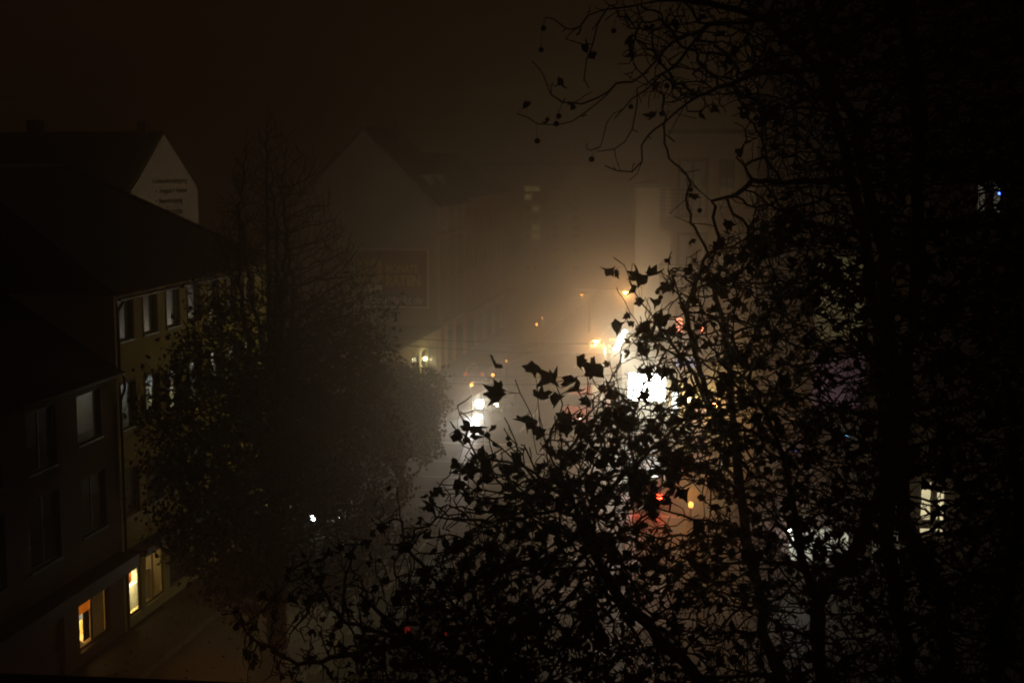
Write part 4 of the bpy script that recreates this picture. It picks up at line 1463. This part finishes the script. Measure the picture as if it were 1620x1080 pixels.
# ---- the near plane tree -------------------------------------------------
base = at(1330, 1400, 10.5)
PT = empty('plane_tree', (base.x, 10.2, 0.1), 0, 'near plane tree with black branches, curled leaves and hanging seed balls filling the right side', 'tree')
PB = np.array(PT.location)
sk = Skel()
root = sk.add((base.x, 10.2, .1), -1, .34)
q = lambda px, py, Y: tuple(at(px, py, Y))
fork = sk.chain([(base.x + .1, 10.15, 5), (base.x, 10.1, 10.8)], root, .5, .02, .34, .24)
limbs = [
    ([q(1260, 1220, 9.7), q(1160, 1110, 9.3), q(1046, 1018, 9.0), q(965, 920, 8.6), q(920, 830, 8.2)], .07, .02),
    ([q(1300, 1150, 9.9), q(1293, 960, 9.9), q(1345, 882, 10), q(1400, 760, 10.5), q(1392, 600, 10.3), q(1375, 420, 10), q(1340, 250, 9.6), q(1300, 110, 9.2), q(1210, 30, 8.9), q(1120, 5, 8.7)], .045, .008),
    ([q(1500, 1150, 10.3), q(1494, 960, 10.4), q(1468, 885, 10.5), q(1430, 830, 10.55), q(1422, 700, 10.6), q(1450, 450, 10.6), q(1452, 200, 10.5), q(1425, -50, 10.4), q(1390, -420, 10.5)], .06, .03),
    ([q(1560, 1150, 10.9), q(1600, 900, 11), q(1650, 600, 11.2), q(1640, 200, 11), q(1600, -150, 10.8), q(1580, -450, 10.6)], .06, .03),
    ([q(1260, 1150, 10.4), q(1205, 1000, 10.6), q(1180, 850, 10.8), q(1165, 700, 11), q(1150, 560, 11), q(1125, 440, 10.8)], .06, .015),
    ([q(1180, 1260, 10.5), q(1000, 1170, 10.1), q(800, 1100, 10), q(650, 1015, 9.8), q(570, 940, 9.6)], .055, .012),
    ([q(1310, 1250, 8.6), q(1305, 1080, 7.8), q(1290, 940, 7.5), q(1255, 800, 7.2), q(1215, 660, 7.2)], .05, .012),
    ([q(1440, 1200, 8.9), q(1430, 1000, 8.3), q(1400, 850, 8), q(1420, 650, 8), q(1400, 450, 8.1), q(1360, 250, 8.2), q(1300, 80, 8.2), q(1240, -80, 8.2)], .04, .015),
]
for pts, a, b in limbs:
    sk.chain(pts, fork, .16, .018, a, b)
guides = [
    # upper overhanging sprays
    [(1210, 30, 8.9), (1120, 40, 8.8), (1060, 70, 8.7), (1030, 105, 8.6), (1000, 130, 8.6), (975, 132, 8.5), (945, 155, 8.5), (920, 165, 8.5), (890, 162, 8.4), (872, 150, 8.4), (865, 134, 8.4)],
    [(975, 132, 8.5), (960, 150, 8.5), (930, 175, 8.5), (905, 192, 8.4), (880, 198, 8.4), (850, 196, 8.4), (835, 186, 8.4), (818, 180, 8.4)],
    [(1120, 5, 8.7), (1060, 0, 8.7), (1000, 10, 8.6), (960, 15, 8.6), (930, 25, 8.5), (918, 42, 8.5), (895, 45, 8.4), (875, 30, 8.4), (862, 28, 8.4)],
    [(960, 15, 8.6), (945, 40, 8.5), (938, 70, 8.5), (928, 95, 8.5), (924, 125, 8.5), (932, 140, 8.5)],
    [(918, 42, 8.5), (895, 62, 8.4), (920, 70, 8.4), (930, 75, 8.4)],
    [(1120, 40, 8.8), (1060, 110, 8.7), (1010, 150, 8.6), (970, 180, 8.6), (960, 195, 8.6), (955, 215, 8.6), (950, 232, 8.6), (935, 238, 8.5), (928, 236, 8.5)],
    [(1300, 110, 9.2), (1200, 115, 9.1), (1110, 150, 9), (1085, 165, 8.9), (1050, 195, 8.9), (1025, 215, 8.9), (1015, 230, 8.9), (1016, 255, 8.9), (1008, 275, 8.9), (995, 286, 8.9)],
    [(1016, 255, 8.9), (1000, 272, 8.9), (975, 270, 8.9), (957, 262, 8.9)],
    [(1060, 110, 8.7), (1008, 140, 8.7), (1005, 180, 8.7), (1000, 205, 8.7), (988, 225, 8.7), (972, 236, 8.7), (945, 240, 8.7)],
    [(1085, 165, 8.9), (1065, 200, 8.9), (1058, 215, 8.9), (1068, 225, 8.9)],
    [(1345, 300, 9.7), (1240, 290, 9.5), (1190, 285, 9.3), (1175, 300, 9.2), (1150, 312, 9.1), (1125, 318, 9.1), (1105, 300, 9.1), (1092, 283, 9.1)],
    [(1190, 285, 9.3), (1178, 262, 9.2), (1165, 250, 9.2)],
    # lower sprays in front of the headlight
    [(965, 920, 8.6), (905, 790, 8.2), (865, 705, 8.0), (838, 650, 8.0), (823, 622, 8.0), (815, 600, 8.0)],
    [(865, 705, 8.0), (854, 660, 8.0), (850, 612, 8.0), (857, 597, 8.0)],
    [(905, 790, 8.2), (850, 760, 8.0), (800, 772, 7.9), (775, 745, 7.9), (752, 718, 7.9), (738, 690, 7.9), (740, 672, 7.9), (727, 655, 7.9), (724, 641, 7.9)],
    [(850, 760, 8.0), (790, 705, 7.9), (765, 688, 7.9), (740, 660, 7.9), (728, 650, 7.9)],
    [(738, 690, 7.9), (722, 680, 7.9), (712, 666, 7.9)],
    [(905, 790, 8.2), (930, 700, 8.1), (928, 640, 8.1), (931, 575, 8.1)],
    [(928, 640, 8.1), (915, 620, 8.1), (905, 612, 8.1)],
    [(865, 705, 8.0), (890, 640, 8.2), (878, 605, 8.2)],
    [(838, 735, 8.0), (812, 690, 7.9), (798, 660, 7.9)],
    [(1165, 700, 11), (1120, 640, 9.6), (1085, 570, 9.4), (1045, 520, 9.3), (1015, 480, 9.2), (1000, 455, 9.2), (988, 420, 9.2)],
    [(1085, 570, 9.4), (1040, 545, 9.3), (1005, 505, 9.3), (985, 470, 9.2), (978, 462, 9.2)],
    [(1120, 640, 9.6), (1100, 560, 9.5), (1085, 490, 9.4), (1060, 440, 9.4), (1045, 430, 9.4)],
    [(1085, 490, 9.4), (1110, 430, 9.5), (1120, 400, 9.5), (1105, 372, 9.5)],
    [(920, 830, 8.2), (975, 700, 8.6), (980, 620, 8.7), (976, 575, 8.7)],
    [(975, 700, 8.6), (1005, 620, 8.7), (1015, 575, 8.7)],
    # upright shoots at the lower left
    [(800, 1100, 10), (720, 960, 9.8), (640, 860, 9.6), (632, 800, 9.6), (628, 770, 9.6)],
    [(650, 1015, 9.8), (540, 980, 9.6), (490, 900, 9.5), (470, 860, 9.5)],
    [(650, 1015, 9.8), (470, 1050, 9.6), (400, 1010, 9.5), (375, 975, 9.5)],
    [(800, 1100, 10), (760, 980, 9.7), (740, 900, 9.6), (735, 850, 9.6)],
    [(540, 980, 9.6), (545, 920, 9.5), (560, 860, 9.5)],
]
n_limb = len(sk.p)
for gd in guides:
    pts = [q(*t) for t in gd]
    st_ = sk.nearest(pts[0])
    sk.chain(pts[1:], st_, .06, .007)
_gx, _gy = proj(np.array(sk.p))
sk.lock = [i for i in range(len(sk.p)) if i >= n_limb and _gx[i] < 1040 and _gy[i] < 790]
att = []
P1 = [(780, 830), (850, 735), (925, 690), (985, 560), (1010, 490), (1050, 440), (1110, 385), (1190, 340), (1230, 260), (1660, 200), (1660, 1130), (560, 1130), (570, 1000), (650, 900), (740, 850)]
P2 = [(905, -200), (905, 5), (950, 30), (965, 90), (1000, 180), (1060, 180), (1120, 160), (1190, 200), (1240, 270), (1660, 300), (1660, -200)]
P3 = [(370, 1100), (385, 975), (480, 880), (620, 800), (640, 1100)]


def fill(poly, n, y0, y1, dens=None):
    xs = [p[0] for p in poly]; ys = [p[1] for p in poly]
    c = 0
    while c < n:
        px, py = random.uniform(min(xs), max(xs)), random.uniform(min(ys), max(ys))
        if not in_poly(px, py, poly): continue
        if 985 < px < 1062 and 575 < py < 642 and random.random() > .4: continue
        if 1040 < px < 1125 and 760 < py < 845 and random.random() > .4: continue
        if 1046 < px < 1092 and 765 < py < 812: continue
        if 1440 < px < 1500 and 745 < py < 850 and random.random() > .35: continue
        if dens and random.random() > dens(px, py): continue
        Yd = random.uniform(y0, y1)
        att.append(q(px, py, Yd)); c += 1


fill(P1, 9500, 7.4, 12.5, lambda x, y: .55 if y < 640 and x < 1200 else 1)
fill(P1, 2600, 7.6, 9.2, lambda x, y: 1 if x < 1150 and y > 640 else .15)
fill([(1190, 300), (1660, 150), (1660, 1130), (1190, 1130)], 4500, 7.4, 12.5)
fill([(1180, -200), (1660, -200), (1660, 320), (1180, 240)], 2600, 7.4, 12.5)
fill(P2, 4200, 7.8, 12.0, lambda x, y: min(1, max(.25, (x - 900) / 350)))
fill(P3, 420, 9, 10.5)
fill([(700, 740), (735, 690), (800, 700), (860, 690), (900, 640), (985, 560), (900, 760), (780, 830), (640, 900), (640, 850)], 420, 7.6, 9)
sk.colonize(att, .07, .085, 1.4, 110, (0, 0, .05), .25)
# zigzag side twigs
n0_ = len(sk.p)
sk.radii(.0034, 2.95)
for i in range(n0_):
    if sk.r[i] < .012 and sk.par[i] >= 0 and random.random() < .36:
        d = sk.p[i] - sk.p[sk.par[i]]
        d = d / (np.linalg.norm(d) + 1e-9)
        t = d * .4 + rng.normal(0, .6, 3) + np.array([0, 0, .25])
        t /= np.linalg.norm(t)
        cur = i
        for k in range(random.randint(1, 3)):
            cur = sk.add(sk.p[cur] + t * random.uniform(.035, .06) + rng.normal(0, .008, 3), cur)
sk.radii(.0034, 2.95)
PPos = np.array(sk.p)
for i in range(len(sk.p)): sk.p[i] = sk.p[i] - PB
sk.mesh('trunk', M['bark'], PT)
# leaves
tips = np.array([i for i in range(len(sk.p)) if sk.r[i] < .007])
tx, ty = proj(PPos[tips])
dens = np.zeros(len(tips))
for k in range(len(tips)):
    x, y = tx[k], ty[k]
    if y > 560 and x < 1150: d = .21 if x > 700 else .13
    elif y > 330: d = .12 if x < 1200 else .13
    else: d = .012 if x < 1150 else .05
    if 940 < y and x > 1000: d *= .5
    if x < 860 and y < 700: d = 0
    if 985 < x < 1065 and 575 < y < 645: d *= .3
    if 1040 < x < 1125 and 760 < y < 845: d = 0
    if 1440 < x < 1500 and 745 < y < 850: d = 0
    dens[k] = d
sel = tips[rng.random(len(tips)) < dens]
lp_ = PPos[sel]
extra = [(816, 594, 8), (858, 593, 8), (848, 607, 8), (822, 618, 8), (800, 623, 8), (818, 655, 8), (797, 657, 7.9), (870, 633, 8.1), (920, 600, 8.1), (903, 617, 8.1), (905, 620, 8.1), (945, 628, 8.2), (950, 632, 8.2),
         (766, 697, 7.9), (772, 690, 7.9), (765, 717, 7.9), (701, 699, 7.9), (711, 665, 7.9), (728, 668, 7.9), (773, 732, 7.9), (791, 746, 7.9), (824, 690, 8), (835, 700, 8), (828, 708, 8),
         (815, 180, 8.4), (850, 196, 8.4), (878, 165, 8.4), (865, 135, 8.4), (911, 42, 8.5), (916, 108, 8.5), (1020, 430, 9.2), (1030, 455, 9.2), (1005, 470, 9.2), (995, 500, 9.2),
         (990, 520, 9.2), (1060, 435, 9.4), (1040, 540, 9.3), (1050, 545, 9.3), (1105, 370, 9.5), (1002, 624, 8.7), (1007, 614, 8.7), (999, 634, 8.7), (1052, 622, 8.9), (940, 660, 8.2), (950, 668, 8.2), (935, 672, 8.2), (960, 660, 8.3), (925, 668, 8.2)]
ex_ = np.array([q(*t) for t in extra])
# put each on the nearest twig end so that none floats
for k in range(len(ex_)):
    dd = ((PPos - ex_[k]) ** 2).sum(1)
    j = dd.argmin()
    ex_[k] = PPos[j] + (ex_[k] - PPos[j]) * .15
lp_ = np.vstack([lp_, ex_])
n = len(lp_)
droop = rng.normal(0, .75, (n, 3)); droop[:, 2] -= .75
# the listed ones sit more upright, as in the spray against the light
droop[-len(ex_):] = rng.normal(0, .8, (len(ex_), 3)) + np.array([0, 0, .15])
size = rng.uniform(.05, .125, n)
size[-len(ex_):] = rng.uniform(.11, .165, len(ex_))
for k, t in enumerate(extra):
    j = n - len(extra) + k
    if abs(t[0] - 768) < 62 and 650 < t[1] < 735:
        droop[j] = (random.uniform(-.9, .9), random.uniform(-.5, .5), -1); size[j] = random.uniform(.08, .11)
    if t[1] < 400: size[j] = random.uniform(.07, .105)
scatter_leaves('foliage', lp_ - PB, droop, size, leaf_templates('plane', 18), M['leaf'], PT)
# seed balls on thin stalks
balls = [(856, 79, 8.4), (860, 45, 8.4), (850, 223, 8.4), (884, 184, 8.4), (880, 196, 8.4), (971, 49, 8.6), (936, 252, 8.6), (998, 169, 8.7), (735, 677, 7.9), (724, 682, 7.9), (734, 746, 7.9), (724, 738, 7.9), (721, 746, 7.9),
         (737, 756, 7.9), (746, 754, 7.9), (759, 762, 7.9), (763, 758, 7.9), (749, 747, 7.9), (830, 664, 8), (838, 672, 8), (846, 667, 8), (848, 680, 8), (804, 693, 7.9), (806, 702, 7.9), (762, 684, 7.9), (771, 688, 7.9), (850, 774, 8),
         (1055, 136, 8.9), (1066, 137, 8.9), (1047, 180, 8.9), (1093, 300, 9.1), (1093, 309, 9.1), (1107, 333, 9.1), (1040, 462, 9.3), (1045, 470, 9.3), (1120, 405, 9.4), (1138, 402, 9.4), (1158, 408, 9.4), (1092, 420, 9.4)]
kd = kdtree.KDTree(len(PPos))
for i, p in enumerate(PPos): kd.insert(Vector(p), i)
kd.balance()
for b_ in balls:
    c = at(*b_)
    co, i, d = kd.find(c + V(0, 0, .09))
    mb = MB()
    r_ = random.uniform(.0145, .018)
    mb.lathe(c - Vector(PB), [(r_ * math.sin(math.pi * k / 8) * (1 + .06 * (k % 2)) + 1e-4, -r_ * math.cos(math.pi * k / 8)) for k in range(9)], 12)
    mid = (c + co) / 2 + V(random.uniform(-.01, .01), 0, .012)
    mb.tube([c + V(0, 0, r_ * .9) - Vector(PB), mid - Vector(PB), co - Vector(PB)], .0013, 4)
    mb.build('seed_ball', M['ballm'], PT, True)


# ---- conical street tree --------------------------------------------------
def cone_tree(name, label, px, Y, top_py, prof, n_att, n_leaf, step, kill, leaf_top, lsize, group=None, trunk_r=.2, clear=4.0, matl='leaf2', tipr=.012):
    """prof: list of (height fraction, radius)"""
    b = at(px, 900, Y)
    H = at(px, top_py, Y).z
    o = empty(name, (b.x, Y, .1), 0, label, 'tree', group)
    s = Skel()
    rt = s.add((0, 0, 0), -1, trunk_r)
    s.chain([(.05, 0, H * .3), (-.05, .05, H * .6), (0, 0, H * .97)], rt, step, .02, trunk_r, .02)
    hs = [p[0] for p in prof]; rs = [p[1] for p in prof]
    rad = lambda f: float(np.interp(f, hs, rs))
    rmax = max(rs)
    at_ = []
    while len(at_) < n_att:
        f = random.uniform(hs[0], hs[-1])
        rr = math.sqrt(random.random()) * rmax
        a = random.uniform(0, 2 * math.pi)
        lim = rad(f) * (1 + .13 * math.cos(a)) * (1 + .16 * math.sin(a * 3 + f * 9) + .1 * math.sin(a * 5 - f * 21))
        if rr > lim: continue
        at_.append((rr * math.cos(a), rr * math.sin(a), f * H))
    for k in range(5):
        a = k * 2.3 + 1
        st = s.nearest((0, 0, H * (.22 + .07 * k)))
        r_ = rad(.7) * .38
        s.chain([(r_ * math.cos(a) * .6, r_ * math.sin(a) * .6, H * (.42 + .06 * k)), (r_ * math.cos(a), r_ * math.sin(a), H * (.66 + .04 * k)), (r_ * math.cos(a + .2) * .8, r_ * math.sin(a + .2) * .8, H * (.84 + .025 * k))], st, step, .05, trunk_r * .35, .015)
    s.colonize(at_, step, kill, 2.2, 90, (0, 0, .5), .26)
    n1 = len(s.p)
    s.radii(tipr, 2.4)
    for i in range(n1):
        if s.r[i] < .05 and s.par[i] >= 0 and random.random() < .6:
            t = rng.normal(0, .6, 3) + np.array([0, 0, .9]); t /= np.linalg.norm(t)
            cur = i
            for k in range(2 if s.p[i][2] < .6 * H else 3): cur = s.add(s.p[cur] + t * random.uniform(.15, .3) + rng.normal(0, .03, 3), cur)
    s.radii(tipr, 2.4)
    s.mesh('trunk', M['bark2'], o)
    Pn = np.array(s.p)
    ok = np.array([i for i in range(len(Pn)) if s.r[i] < .05 and clear < Pn[i, 2] < leaf_top * H])
    w = np.clip((leaf_top * H - Pn[ok, 2]) / (H * .14), .04, 1)
    # clumps: denser where a slow wave is high
    w *= .06 + .94 * (np.sin(Pn[ok, 0] * 1.7 + Pn[ok, 2] * .9) * np.sin(Pn[ok, 1] * 1.5 - Pn[ok, 2] * 1.3 + 1) > -.25)
    pick = rng.choice(ok, n_leaf, p=w / w.sum())
    pos = Pn[pick] + rng.normal(0, .16, (n_leaf, 3))
    dr = rng.normal(0, .7, (n_leaf, 3)); dr[:, 2] -= .5
    scatter_leaves('foliage', pos, dr, rng.uniform(*lsize, n_leaf), leaf_templates('round', 5), M[matl], o)
    return o


cone_tree('conical_tree', 'tall conical tree with bare tip and leafy skirt in front of the yellow house', 436, 50, 182,
          [(.08, 2.6), (.15, 3.9), (.24, 4.8), (.36, 5.25), (.46, 5.0), (.52, 4.5), (.58, 4.0), (.67, 3.2), (.78, 2.4), (.86, 1.8), (.94, 1.0), (1.0, .25)],
          7500, 17000, .22, .24, .70, (.12, .2), trunk_r=.24, clear=1.8, tipr=.0095)
cone_tree('round_tree', 'smaller hazy round tree beside the low shop, right of the conical tree', 636, 74, 566,
          [(.22, 1.2), (.35, 2.2), (.6, 2.5), (.8, 1.9), (1.0, .5)],
          700, 5200, .26, .3, 1.0, (.14, .22), trunk_r=.13, clear=1.9)

fl_n = 900
fp_ = np.stack([rng.uniform(-23.6, -12, fl_n), rng.uniform(40, 72, fl_n), np.zeros(fl_n)], 1)
fp_[:, 2] = np.where(fp_[:, 0] < XL, .135, .015)
fd_ = rng.normal(0, 1, (fl_n, 3)); fd_[:, 2] *= .12
lv = scatter_leaves('fallen_leaves', fp_, fd_, rng.uniform(.06, .11, fl_n), leaf_templates('round', 5), M['leaf2'], None)
tag(lv, 'fallen leaves lying on the pavement and road under the conical tree', 'leaves', kind='stuff')

# ================================================================== FOG
hz = MB()
hz.box(-75, 40, -4, 235, -1.15, 29)
ho = hz.build('haze', None)
ho.data.materials.clear()
hm = bpy.data.materials.new('haze')
hm.use_nodes = True
nt = hm.node_tree
nt.nodes.remove(nt.nodes['Principled BSDF'])
pvn = nt.nodes.new('ShaderNodeVolumePrincipled')
pvn.inputs['Color'].default_value = (0.88, 0.80, 0.65, 1)
pvn.inputs['Density'].default_value = HAZE_DENSITY
pvn.inputs['Anisotropy'].default_value = HAZE_G
nt.links.new(pvn.outputs['Volume'], nt.nodes['Material Output'].inputs['Volume'])
ho.data.materials.append(hm)
tag(ho, kind='stuff')
